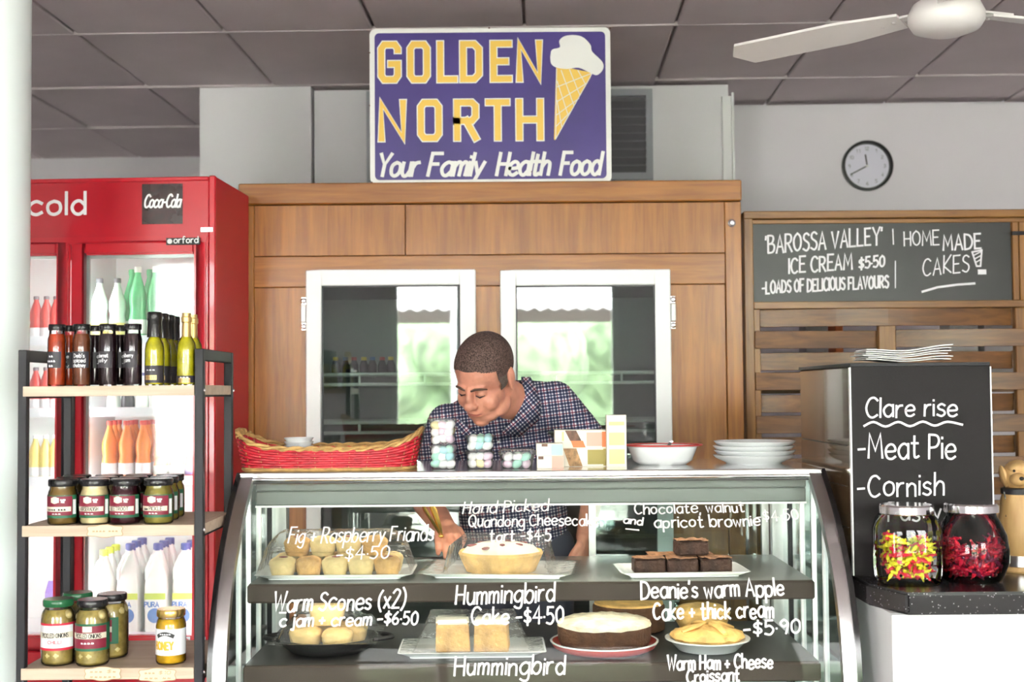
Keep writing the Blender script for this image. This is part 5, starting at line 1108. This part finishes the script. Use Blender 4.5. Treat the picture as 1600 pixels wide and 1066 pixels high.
# ------------------------------------------------------------ right-hand counter, menu box, jars
mat('speckle_top', (.020, .018, .020), .22, spec=.6); m_ = M['speckle_top']; nt_ = m_.node_tree; b_ = nt_.nodes['Principled BSDF']
tc = nt_.nodes.new('ShaderNodeTexCoord'); vo = nt_.nodes.new('ShaderNodeTexVoronoi'); vo.inputs['Scale'].default_value = 110; rp_ = nt_.nodes.new('ShaderNodeValToRGB'); rp_.color_ramp.elements[0].position = .10; rp_.color_ramp.elements[1].position = .16; rp_.color_ramp.elements[0].color = (.42, .40, .42, 1); rp_.color_ramp.elements[1].color = (.018, .016, .018, 1)
nt_.links.new(tc.outputs['Object'], vo.inputs['Vector']); nt_.links.new(vo.outputs['Distance'], rp_.inputs[0]); nt_.links.new(rp_.outputs[0], b_.inputs['Base Color'])
mat('laminate_white', (.80, .80, .80), .4)
ZC = 1.0; XC = .815; YCf = 2.84
cn = thing('counter', 'white service counter with a black speckled worktop', 'counter', (1.6, 3.2, 0)); CNO = Vector(cn.location)
MB().box(XC+.022, 2.4, YCf+.025, 3.75, 0, ZC-.05).build('carcass', 'laminate_white', cn, loc=-CNO); MB().box(XC+.02, 2.42, YCf+.012, YCf+.025, .08, ZC-.0505).build('front_panel', 'laminate_white', cn, loc=-CNO, bevel=.001)
MB().box(XC+.04, 2.4, YCf+.05, YCf+.06, 0, .08).build('kickboard', 'black', cn, loc=-CNO)
poly = [(XC, YCf+.14), (XC+.05, YCf), (2.42, YCf), (2.42, 3.76), (XC, 3.76)]
q = MB(); n = len(poly); q.add([(x, y, ZC-.05) for x, y in poly]+[(x, y, ZC) for x, y in poly], [tuple(range(n))[::-1], tuple(range(n, 2*n))]+[(i, (i+1) % n, (i+1) % n+n, i+n) for i in range(n)]); q.build('worktop', 'speckle_top', cn, loc=-CNO, bevel=.006, segs=2)
# dark menu box
mat('box_brown', (.10, .060, .030), .13, spec=.7, coat=.5); mat('menu_black', (.013, .010, .011), .5, bump=.05, bscale=250, spec=.2)
YM = 3.10; a = at(1328, 567, YM); b = at(1546, 570, YM); xm0, xm1 = a.x, b.x; zm = (a.z+b.z)/2
mb_ = thing('menu_box', 'tall dark glossy cabinet with a handwritten pie menu on its front', 'cabinet', ((xm0+xm1)/2, 3.35, ZC)); MO = Vector(mb_.location)
MB().box(xm0+.002, xm1-.002, YM+.006, YM+.55, ZC+.0005, zm-.006).build('body', 'box_brown', mb_, loc=-MO, bevel=.003); MB().box(xm0-.001, xm1+.001, YM-.002, YM+.552, zm-.006, zm+.003).build('lid', 'black_metal', mb_, loc=-MO, bevel=.001)
mbd = MB().box(xm0, xm1, YM, YM+.006, ZC+.0005, zm-.0062).build('menu_board', 'menu_black', mb_, loc=-MO)
for x in (xm0-.0022, xm1): MB().box(x, x+.0032, YM-.0022, YM+.01, ZC+.0005, zm-.008).build('edge_strip', 'white_gloss', mb_, loc=-MO)
for yy in (.20, .30, .40): MB().box(xm0-.0005, xm0+.002, YM+.05, YM+.52, zm-yy, zm-yy+.002).build('panel_joint', 'black', mb_, loc=-MO)
def menu(tx, x0, x1, yb, yb2, h, wd=3.2, sl_=.04, seed=0):
    a = at(x0, yb, YM); b = at(x1, yb2, YM); q = MB(); q.strokes(text_lines(tx, b.x-a.x, h/F*YM, sl_, jit=.4, seed=seed), wd/F*YM, lambda u, v: (a.x+u, YM-.0006, a.z+v+(b.z-a.z)*u/(b.x-a.x))); q.build('menu_writing', 'chalk', mbd)
menu('Clare rise', 1353, 1495, 652, 650, 30, seed=1); menu('~', 1350, 1500, 667, 665, 40, 3.4); menu('-Meat Pie', 1341, 1492, 716, 716, 37, 3.4, .02, 3); menu('-Cornish', 1340, 1474, 776, 774, 34, 3.2, .02, 4); menu('Pasty', 1388, 1470, 815, 812, 28, 3.0, .02, 5)
# paper napkins / bags on the menu box
a = at(1408, 560, 3.2); rd = random.Random(5)
for i in range(6):
    vs = []; fs = []; nn = 10; ph = 1.3
    for k in range(nn+1):
        for y in (0, .11): vs.append((-.105+.21*k/nn, y, .0046*i+.006*math.sin(k*.75+ph)*.5+.012*(k/nn)**2*(i/5)+.006))
    n0 = len(vs); vs += [(x, y, z+.0025) for x, y, z in vs]
    for k in range(nn): q_ = 2*k; fs += [(q_, q_+2, q_+3, q_+1), (n0+q_, n0+q_+1, n0+q_+3, n0+q_+2), (q_, n0+q_, n0+q_+2, q_+2), (q_+1, q_+3, n0+q_+3, n0+q_+1)]
    fs += [(0, 1, n0+1, n0), (2*nn, n0+2*nn, n0+2*nn+1, 2*nn+1)]
    o = MB().add(vs, fs).build('paper_bag', 'white_card', None, smooth=False, loc=(a.x+rd.uniform(-.008, .008), 3.13+rd.uniform(0, .02), zm+.003)); o.rotation_euler[2] = rd.uniform(-.025, .025); tag(o, 'crumpled white paper bag in the pile on the menu box', 'paper bag', 'paper bags piled on the menu box')
# lolly jars
def lolly_jar(px, Y, prof, label, e, cols, seed, fill_r, fill_h, clab):
    p = at(px, 900, Y); t = thing('lolly_jar', label, 'jar', (p.x, Y, ZC)); rT = prof[-1][0]; zT = prof[-1][1]
    vs, fs = sq_lathe(prof, 32, e); MB().add(vs, fs[:-1]).build('glass', 'jar_glass', t, smooth=True)
    MB().lathe([(rT+.004, zT-.012), (rT+.006, zT-.010), (rT+.006, zT+.006), (rT+.002, zT+.010), (0, zT+.010)], 32).build('lid', 'chrome', t, smooth=True)
    rd = random.Random(seed); groups = {}
    for i in range(230):
        a = rd.uniform(0, 2*PI); zf = rd.random(); z = .0195+zf*(fill_h+.012); zq = z+.012*zf*math.sin(a*2+seed); rw = min(pa[0]+(pb[0]-pa[0])*min(1, max(0, (q_-pa[1])/(pb[1]-pa[1]))) for q_ in (zq-.016, zq+.016) for pa, pb in zip(prof, prof[1:]) if pa[1] <= q_ <= pb[1]); rr_ = (rw-.0172)*math.sqrt(rd.uniform(.35, 1)); m = groups.setdefault(cols[rd.randint(0, len(cols)-1)], MB()); c = Vector((rr_*math.cos(a), rr_*math.sin(a), zq)); R = rotm(rd.uniform(0, 3), rd.uniform(0, 3), rd.uniform(0, 3))
        m.sph(c, (.005, .005, .011), 7, 5, R=R)
        for s_ in (-1, 1): d = R @ Vector((0, 0, s_*.013)); m.sph(c+d, (.004, .0015, .004), 6, 4, R=R)
    al = MB(); mats_ = []
    for k_, (mm, g_) in enumerate(groups.items()):
        al.add(g_.v, g_.f, k_); mats_.append(mm)
    o = al.build('wrapped_lollies', mats_, None, smooth=True, loc=(p.x, Y, ZC)); tag(o, clab, 'lollies', None, 'stuff')
mat('lolly_yellow', (.78, .72, .03), .35); mat('lolly_red', (.68, .02, .045), .3); mat('lolly_crimson', (.42, .006, .03), .3); mat('lolly_plum', (.16, .012, .05), .3)
lolly_jar(1418, 2.98, [(.060, 0), (.068, .006), (.0715, .03), (.0715, .125), (.064, .150), (.056, .160), (.056, .172)], 'squarish glass lolly jar with a silver lid and yellow and red lollies', 4.0, ['lolly_yellow', 'lolly_red', 'lolly_yellow', 'lolly_red'], 1, .060, .070, 'yellow and red wrapped lollies heaped in the squarish jar')
lolly_jar(1520, 3.0, [(.055, 0), (.066, .006), (.082, .045), (.083, .075), (.078, .11), (.062, .145), (.056, .152), (.056, .172)], 'round bellied glass lolly jar with a silver lid and dark red lollies', 2.0, ['lolly_red', 'lolly_crimson', 'lolly_plum', 'lolly_crimson'], 2, .066, .058, 'dark red wrapped lollies heaped in the round jar')
# carved wooden dog
wood('pine_carved', (.52, .30, .11), (.72, .48, .22), 'Z', scale=8, rough=.5)
p = at(1594, 900, 3.16); dg = thing('wooden_dog', 'carved pale wooden dog figure with a dark collar on the counter', 'figurine', (p.x, 3.16, ZC))
MB().lathe([(.046, 0), (.048, .004), (.046, .012), (.042, .014)], 28).build('base', 'pine_carved', dg, smooth=True); MB().lathe([(.040, .014), (.040, .040), (.036, .041)], 28).build('steel_band', 'steel', dg, smooth=True)
MB().lathe([(.036, .040), (.044, .05), (.047, .09), (.046, .14), (.042, .175), (.036, .195), (.030, .205), (.0, .206)], 28).build('body', 'pine_carved', dg, smooth=True)
hd_ = MB(); hd_.sph((0, 0, .235), (.036, .038, .038), 18, 12); hd_.sph((-.012, -.034, .226), (.020, .026, .017), 14, 9); hd_.sph((-.004, -.016, .252), (.026, .022, .016), 12, 8); h_o = hd_.build('head', 'pine_carved', dg, smooth=True)
for s_ in (-1, 1): MB().sph((s_*.034, .002, .232), (.009, .018, .028), 10, 8, R=rotm(0, s_*.25, 0)).build('ear', 'pine_carved', dg, smooth=True)
for s_ in (-1, 1): MB().sph((s_*.013-.008, -.031, .247), .0035, 8, 6).build('eye', 'black', dg, smooth=True)
MB().sph((-.014, -.059, .230), (.006, .005, .005), 8, 6).build('nose', 'black', dg, smooth=True)
MB().lathe([(.036, .188), (.041, .190), (.041, .202), (.034, .205), (.036, .188)], 28).build('collar', 'black_metal', dg, smooth=True)
MB().tube([(-.040+.004*math.sin(i*.6), -.012-.002*i, .195-.012*i) for i in range(6)], .002, 5).build('cord', 'black', dg)
# ------------------------------------------------------------ the man behind the display case
mat('skin', (.69, .305, .21), .5, var=.16, vscale=22, bump=.12, bscale=160, sss=.12); mat('skin_lip', (.46, .15, .12), .45); mat('skin_flush', (.55, .19, .14), .5)
m_, nt_, b_ = nmat('short_hair'); tc = nt_.nodes.new('ShaderNodeTexCoord'); n1 = nt_.nodes.new('ShaderNodeTexNoise'); n1.inputs['Scale'].default_value = 260; n1.inputs['Detail'].default_value = 3
r1 = nt_.nodes.new('ShaderNodeValToRGB'); r1.color_ramp.elements[0].position = .38; r1.color_ramp.elements[1].position = .68; r1.color_ramp.elements[0].color = (.035, .018, .015, 1); r1.color_ramp.elements[1].color = (.20, .125, .105, 1)
bp = nt_.nodes.new('ShaderNodeBump'); bp.inputs['Strength'].default_value = .8; bp.inputs['Distance'].default_value = .004
nt_.links.new(tc.outputs['Object'], n1.inputs['Vector']); nt_.links.new(n1.outputs[0], r1.inputs[0]); nt_.links.new(r1.outputs[0], b_.inputs['Base Color']); nt_.links.new(n1.outputs[0], bp.inputs['Height']); nt_.links.new(bp.outputs[0], b_.inputs['Normal']); b_.inputs['Roughness'].default_value = .75
mat('grey_hair', (.17, .135, .115), .8, var=.5, vscale=200, bump=.6, bscale=260); mat('brow_hair', (.10, .055, .04), .8); mat('eye_dark', (.03, .025, .03), .3); mat('trousers', (.04, .045, .07), .8); mat('gold_metal', (.75, .48, .12), .25, metal=.9); mat('shoe', (.02, .018, .016), .5)
# checked shirt cloth: white ground with crossing navy and maroon stripes
def plaid(name, axes, p=.020, rot=0):
    m, nt, b = nmat(name); tc = nt.nodes.new('ShaderNodeTexCoord'); sp_ = nt.nodes.new('ShaderNodeSeparateXYZ'); mp_ = nt.nodes.new('ShaderNodeMapping'); mp_.inputs['Rotation'].default_value = (0, rot, 0); nt.links.new(tc.outputs['Object'], mp_.inputs[0]); nt.links.new(mp_.outputs[0], sp_.inputs[0])
    col = None
    def stripe(src, per, off, wid):
        a = nt.nodes.new('ShaderNodeMath'); a.operation = 'MULTIPLY_ADD'; a.inputs[1].default_value = 1/per; a.inputs[2].default_value = off; nt.links.new(src, a.inputs[0])
        f = nt.nodes.new('ShaderNodeMath'); f.operation = 'FRACT'; nt.links.new(a.outputs[0], f.inputs[0])
        c = nt.nodes.new('ShaderNodeMath'); c.operation = 'LESS_THAN'; c.inputs[1].default_value = wid; nt.links.new(f.outputs[0], c.inputs[0]); return c.outputs[0]
    prev = None
    for ax in axes:
        src = sp_.outputs[ax]
        for (per, off, wid, c_) in ((p, .1, .36, (.13, .145, .26, 1)), (p*2, .29, .10, (.38, .12, .20, 1)), (p*2, .78, .13, (.13, .15, .26, 1))):
            mx = nt.nodes.new('ShaderNodeMix'); mx.data_type = 'RGBA'; mx.blend_type = 'MULTIPLY'
            nt.links.new(stripe(src, per, off, wid), mx.inputs[0])
            if prev is None: mx.inputs[6].default_value = (.80, .77, .80, 1)
            else: nt.links.new(prev, mx.inputs[6])
            mx.inputs[7].default_value = c_; prev = mx.outputs[2]
    nt.links.new(prev, b.inputs['Base Color']); b.inputs['Roughness'].default_value = .85
    n = nt.nodes.new('ShaderNodeTexNoise'); n.inputs['Scale'].default_value = 14; n.inputs['Detail'].default_value = 3; bp = nt.nodes.new('ShaderNodeBump'); bp.inputs['Strength'].default_value = .5; bp.inputs['Distance'].default_value = .02
    nt.links.new(tc.outputs['Object'], n.inputs['Vector']); nt.links.new(n.outputs[0], bp.inputs['Height']); nt.links.new(bp.outputs[0], b.inputs['Normal'])
plaid('check_cloth', 'XZ', rot=.12); plaid('check_cloth_bias', 'XZ', rot=.7)
def P_(px, py, Y): return at(px, py, Y)
def chain(m, pts, k=None):
    """overlapping spheres swept along (point, radius) stations"""
    for (a, ra), (b, rb) in zip(pts, pts[1:]):
        a = Vector(a); b = Vector(b); L = (b-a).length; n = max(2, int(L/(min(ra, rb)*.35)))
        for i in range(n+1): t = i/n; m.sph(a+(b-a)*t, ra+(rb-ra)*t, 14, 9)
    return m
def fuse(mb, name, mt, voxel, smooth_it, parent=None, fac=.5):
    o = mb.build(name, mt, parent, normals=True)
    r = o.modifiers.new('r', 'REMESH'); r.mode = 'VOXEL'; r.voxel_size = voxel; r.use_smooth_shade = True
    s = o.modifiers.new('s', 'SMOOTH'); s.iterations = smooth_it; s.factor = fac
    dg = bpy.context.evaluated_depsgraph_get(); me = bpy.data.meshes.new_from_object(o.evaluated_get(dg)); o.modifiers.clear(); old = o.data; o.data = me; bpy.data.meshes.remove(old)
    for p in me.polygons: p.use_smooth = True
    if not me.materials: me.materials.append(M[mt])
    return o
HC = P_(757, 590, 3.84)
HR = Matrix.Rotation(math.radians(180-33), 3, 'Z') @ Matrix.Rotation(math.radians(-36), 3, 'X') @ Matrix.Rotation(math.radians(-8), 3, 'Y')
HS = 1.06
def H(x, y, z): return HC + HR @ (Vector((x, y, z))*HS)
neck0 = H(0, -.035, -.075); nb = P_(815, 640, 4.03); chest = P_(800, 735, 4.10); belly = Vector((.0, 4.16, 1.05)); pelvis = Vector((.01, 4.18, .93))
shL = P_(872, 622, 4.06); shR = P_(700, 664, 3.99); elL = P_(938, 716, 4.02); elR = Vector((-.275, 4.04, 1.10)); wrL = Vector((.225, 4.07, .99)); wrR = Vector((-.195, 3.74, 1.055))
body = MB()
def E(c, r, R=None, seg=20, rings=14): body.sph(H(*c), tuple(q*HS for q in r), seg, rings, R=HR @ R if R is not None else HR)
E((0, -.012, .036), (.076, .098, .086)); E((0, .030, -.040), (.063, .064, .074)); E((0, .040, -.082), (.053, .048, .034)); E((0, .068, -.100), (.026, .020, .018))
for s_ in (-1, 1):
    E((s_*.036, .055, -.036), (.028, .030, .030)); E((s_*.024, .076, .023), (.022, .013, .010), rotm(0, 0, -s_*.4)); E((s_*.011, .099, -.030), (.009, .010, .008)); E((s_*.029, .074, .004), (.017, .013, .010))
    E((s_*.079, -.012, -.004), (.008, .022, .034), rotm(.25, 0, s_*-.35)); E((s_*.083, -.020, .008), (.006, .016, .022), rotm(.25, 0, s_*-.5)); E((s_*.050, .020, -.078), (.020, .04, .024))
E((0, .088, .004), (.010, .014, .024)); E((0, .098, -.010), (.011, .014, .020)); E((0, .106, -.024), (.015, .015, .013)); E((0, .083, -.046), (.030, .014, .014)); E((0, .089, -.055), (.024, .010, .006)); E((0, .087, -.067), (.021, .010, .007)); E((0, .070, -.083), (.026, .014, .010))
chain(body, [(H(0, -.03, -.04), .060), (neck0, .062), (nb, .068)]); chain(body, [(nb, .062), (chest+Vector((0, .02, 0)), .07), (belly, .07), (pelvis, .07)])
chain(body, [(nb+Vector((0, .02, -.03)), .045), (shL+Vector((0, .01, -.02)), .045), (elL, .042), (wrL, .028)]); chain(body, [(nb+Vector((0, .02, -.03)), .045), (shR+Vector((0, .01, -.01)), .045), (elR, .042), (elR*.45+wrR*.55, .040), (wrR, .029)])
# hands: palm, four fingers and a thumb each, closing on what they hold
def hand(w, d, up, side, curl):
    d = Vector(d).normalized(); up = Vector(up); up = (up-d*up.dot(d)).normalized(); sd_ = d.cross(up).normalized()*side
    for a in (-.024, -.008, .008, .024): chain(body, [(w+d*.01+sd_*a*.8, .017), (w+d*.078+sd_*a*1.15, .0125)])
    for i, (a, L) in enumerate(((-.029, .062), (-.0095, .074), (.0105, .070), (.029, .055))):
        p = w+d*.084+sd_*a*1.1; dd = d.copy(); pts = [(p, .0095)]
        for k in range(3):
            ang = curl*(k+.6); dd = (d*math.cos(ang)-up*math.sin(ang)); p = p+dd*L*(.45, .32, .23)[k]; pts.append((p, (.0092, .0085, .0076)[k]))
        chain(body, pts)
    p = w+d*.028-sd_*.034; chain(body, [(w+d*.022-sd_*.016, .0155), (p, .0125), (p+d*.030-sd_*.012-up*.014, .0105), (p+d*.054-sd_*.002-up*.028, .009)])
hand(wrR, (.12, -1, -.22), (0, -.2, 1), 1, .5); hand(wrL, (-.15, -.1, -1), (.9, -.4, 0), -1, .3)
man = fuse(body, 'person', 'skin', .0034, 4); tag(man, 'man in a checked shirt leaning over the display case looking down', 'person')
# hair: a close cap that stops at the hairline
def cap(keep, cx, r, name, mt, off=0):
    q = MB(); seg, rings = 150, 110; vs = []; ok = []; 
    for j in range(rings+1):
        th = PI*j/rings
        for i in range(seg):
            a = 2*PI*i/seg; p = Vector((cx[0]+r[0]*math.sin(th)*math.cos(a), cx[1]+r[1]*math.sin(th)*math.sin(a), cx[2]-r[2]*math.cos(th))); ok.append(keep(p)); vs.append(H(*p))
    fs = []
    for j in range(rings):
        for i in range(seg):
            f = [j*seg+i, j*seg+(i+1) % seg, (j+1)*seg+(i+1) % seg, (j+1)*seg+i]
            if all(ok[k] for k in f): fs.append(f)
    used = sorted({k for f in fs for k in f}); ix = {k: n for n, k in enumerate(used)}
    q.add([vs[k] for k in used], [[ix[k] for k in f] for f in fs]); o = q.build(name, mt, man, smooth=True, angle=180)
    return o
def hairline(p):
    front = .060-.10*abs(p.x)*abs(p.x)/.006*.02
    if p.y > .035: return p.z > .072-(.0 if abs(p.x) < .03 else (abs(p.x)-.03)*.5)
    if p.y > -.005: return p.z > .020 if abs(p.x) > .05 else True
    return p.z > -.03-.25*(p.y+.02 if p.y < -.02 else 0)*-1*.6
cap(hairline, (0, -.014, .037), (.0795, .1015, .0895), 'hair', 'short_hair')
for s_ in (-1, 1): cap(lambda p: p.x*s_ > .05 and -.005 < p.y < .034-.25*max(0, .02-p.z) and -.024 < p.z < .045, (0, -.012, .03), (.0785, .100, .092), 'sideburn', 'grey_hair')
for s_ in (-1, 1):
    MB().tube([H(s_*x, y, z) for x, y, z in ((.010, .0925, .020), (.024, .0915, .027), (.040, .083, .024), (.050, .071, .016))], [.003, .0042, .0038, .002], 6).build('eyebrow', 'brow_hair', man, smooth=True)
    MB().tube([H(s_*x, y, z) for x, y, z in ((.017, .0855, .0005), (.030, .0870, -.0035), (.043, .0785, .0005))], [.0014, .0026, .0014], 6).build('eye', 'eye_dark', man, smooth=True)
MB().tube([H(x, y, z) for x, y, z in ((-.024, .0885, -.0600), (-.010, .0975, -.0605), (0, .0985, -.0612), (.010, .0975, -.0605), (.024, .0885, -.0600))], [.0012, .0022, .0024, .0022, .0012], 6).build('mouth', 'skin_lip', man, smooth=True)
# shirt
sh_ = MB()
up_ = (nb-belly).normalized()
def slab(c, rx, ry, rz, R=None): sh_.sph(c, (rx, ry, rz), 22, 14, R=R)
TR = rotm(0, math.radians(10), 0)
slab(chest, .185, .125, .16, TR); slab(chest*.5+belly*.5, .178, .125, .17); slab(belly, .178, .130, .15); slab(pelvis+Vector((0, 0, .03)), .178, .128, .13)
ax = (shL-shR)
for t in [i/10 for i in range(11)]: c = shR+ax*t; r = .070+.022*math.sin(PI*t); sh_.sph(c+Vector((0, .005, -.028+.030*math.sin(PI*t))), (r, r*1.02, r), 16, 10)
chain(sh_, [(shL+Vector((-.01, 0, -.012)), .068), (shL*.4+elL*.6, .062), (elL, .058)]); chain(sh_, [(shR, .068), (shR*.5+elR*.5, .064), (elR*.85+shR*.15, .060)])
chain(sh_, [(nb+Vector((0, .012, -.02)), .078), (nb*.5+shL*.5+Vector((0, 0, -.01)), .072)]); chain(sh_, [(nb+Vector((0, .012, -.02)), .078), (nb*.5+shR*.5, .072)])
so_ = fuse(sh_, 'shirt', 'check_cloth', .008, 6, man)
# collar, placket and buttons lie on the shirt
from mathutils.bvhtree import BVHTree
bv = BVHTree.FromPolygons([v.co for v in so_.data.vertices], [tuple(p.vertices) for p in so_.data.polygons])
def on_shirt(px, py, lift):
    d = (at(px, py, 1)-CAM).normalized(); h = bv.ray_cast(CAM, d)[0]
    if h is None: h = at(px, py, 4.0)
    return h-d*lift
def flap(px_in, px_out, name):
    vs = []; n = len(px_in)
    for (a, b) in zip(px_in, px_out):
        for t in (0, .5, 1): vs.append(on_shirt(a[0]+(b[0]-a[0])*t, a[1]+(b[1]-a[1])*t, .026-.014*t))
    fs = [(3*i+k, 3*i+k+1, 3*i+k+4, 3*i+k+3) for i in range(n-1) for k in (0, 1)]
    o = MB().add(vs, fs).build(name, 'check_cloth_bias', man, smooth=True); sm = o.modifiers.new('t', 'SOLIDIFY'); sm.thickness = .004; return o
def lerp_px(L, n=9):
    out = []
    for i in range(n):
        t = i/(n-1)*(len(L)-1); k = min(int(t), len(L)-2); f = t-k; out.append((L[k][0]+(L[k+1][0]-L[k][0])*f, L[k][1]+(L[k+1][1]-L[k][1])*f))
    return out
flap(lerp_px([(814, 590), (820, 622), (806, 650), (784, 676)]), lerp_px([(828, 590), (843, 622), (846, 652), (812, 682)]), 'collar_flap')
flap(lerp_px([(716, 655), (738, 672), (770, 682)]), lerp_px([(712, 664), (730, 690), (756, 704)]), 'collar_flap')
pk = []
for (x, y) in lerp_px([(777, 684), (782, 706), (788, 732)], 7): pk += [on_shirt(x-6, y, .003), on_shirt(x, y, .005), on_shirt(x+6, y, .003)]
MB().add(pk, [(3*i+k, 3*i+k+1, 3*i+k+4, 3*i+k+3) for i in range(6) for k in (0, 1)]).build('placket', 'check_cloth', man, smooth=True)
for (x, y) in ((779, 690), (786, 722)): MB().sph(on_shirt(x, y, .007), (.005, .003, .005), 10, 6).build('shirt_button', 'china', man, smooth=True)
# trousers and shoes
tr = MB()
for s_ in (-1, 1): chain(tr, [(pelvis+Vector((s_*.08, 0, 0)), .115), (Vector((s_*.10+.01, 4.17, .50)), .075), (Vector((s_*.11+.01, 4.19, .08)), .055)])
fuse(tr, 'trousers', 'trousers', .012, 4, man)
for s_ in (-1, 1): MB().sph((s_*.11+.01, 4.14, .042), (.045, .12, .042), 14, 8).build('shoe', 'shoe', man, smooth=True)
# gold tongs in his hand
g0 = wrR+Vector((-.010, -.10, -.012)); tg = thing('serving_tongs', 'gold serving tongs held in the hand inside the display case', 'tongs', g0)
for s_ in (-1, 1):
    MB().tube([(0, 0, 0), (-.012+s_*.006, -.02, .035), (-.03+s_*.012, -.03, .075), (-.042+s_*.010, -.035, .10)], [.006, .008, .010, .004], 8, flat=.3).build('tong_arm', 'gold_metal', tg, smooth=True)
MB().sph((0, 0, 0), (.008, .006, .006), 10, 6).build('tong_hinge', 'gold_metal', tg, smooth=True)
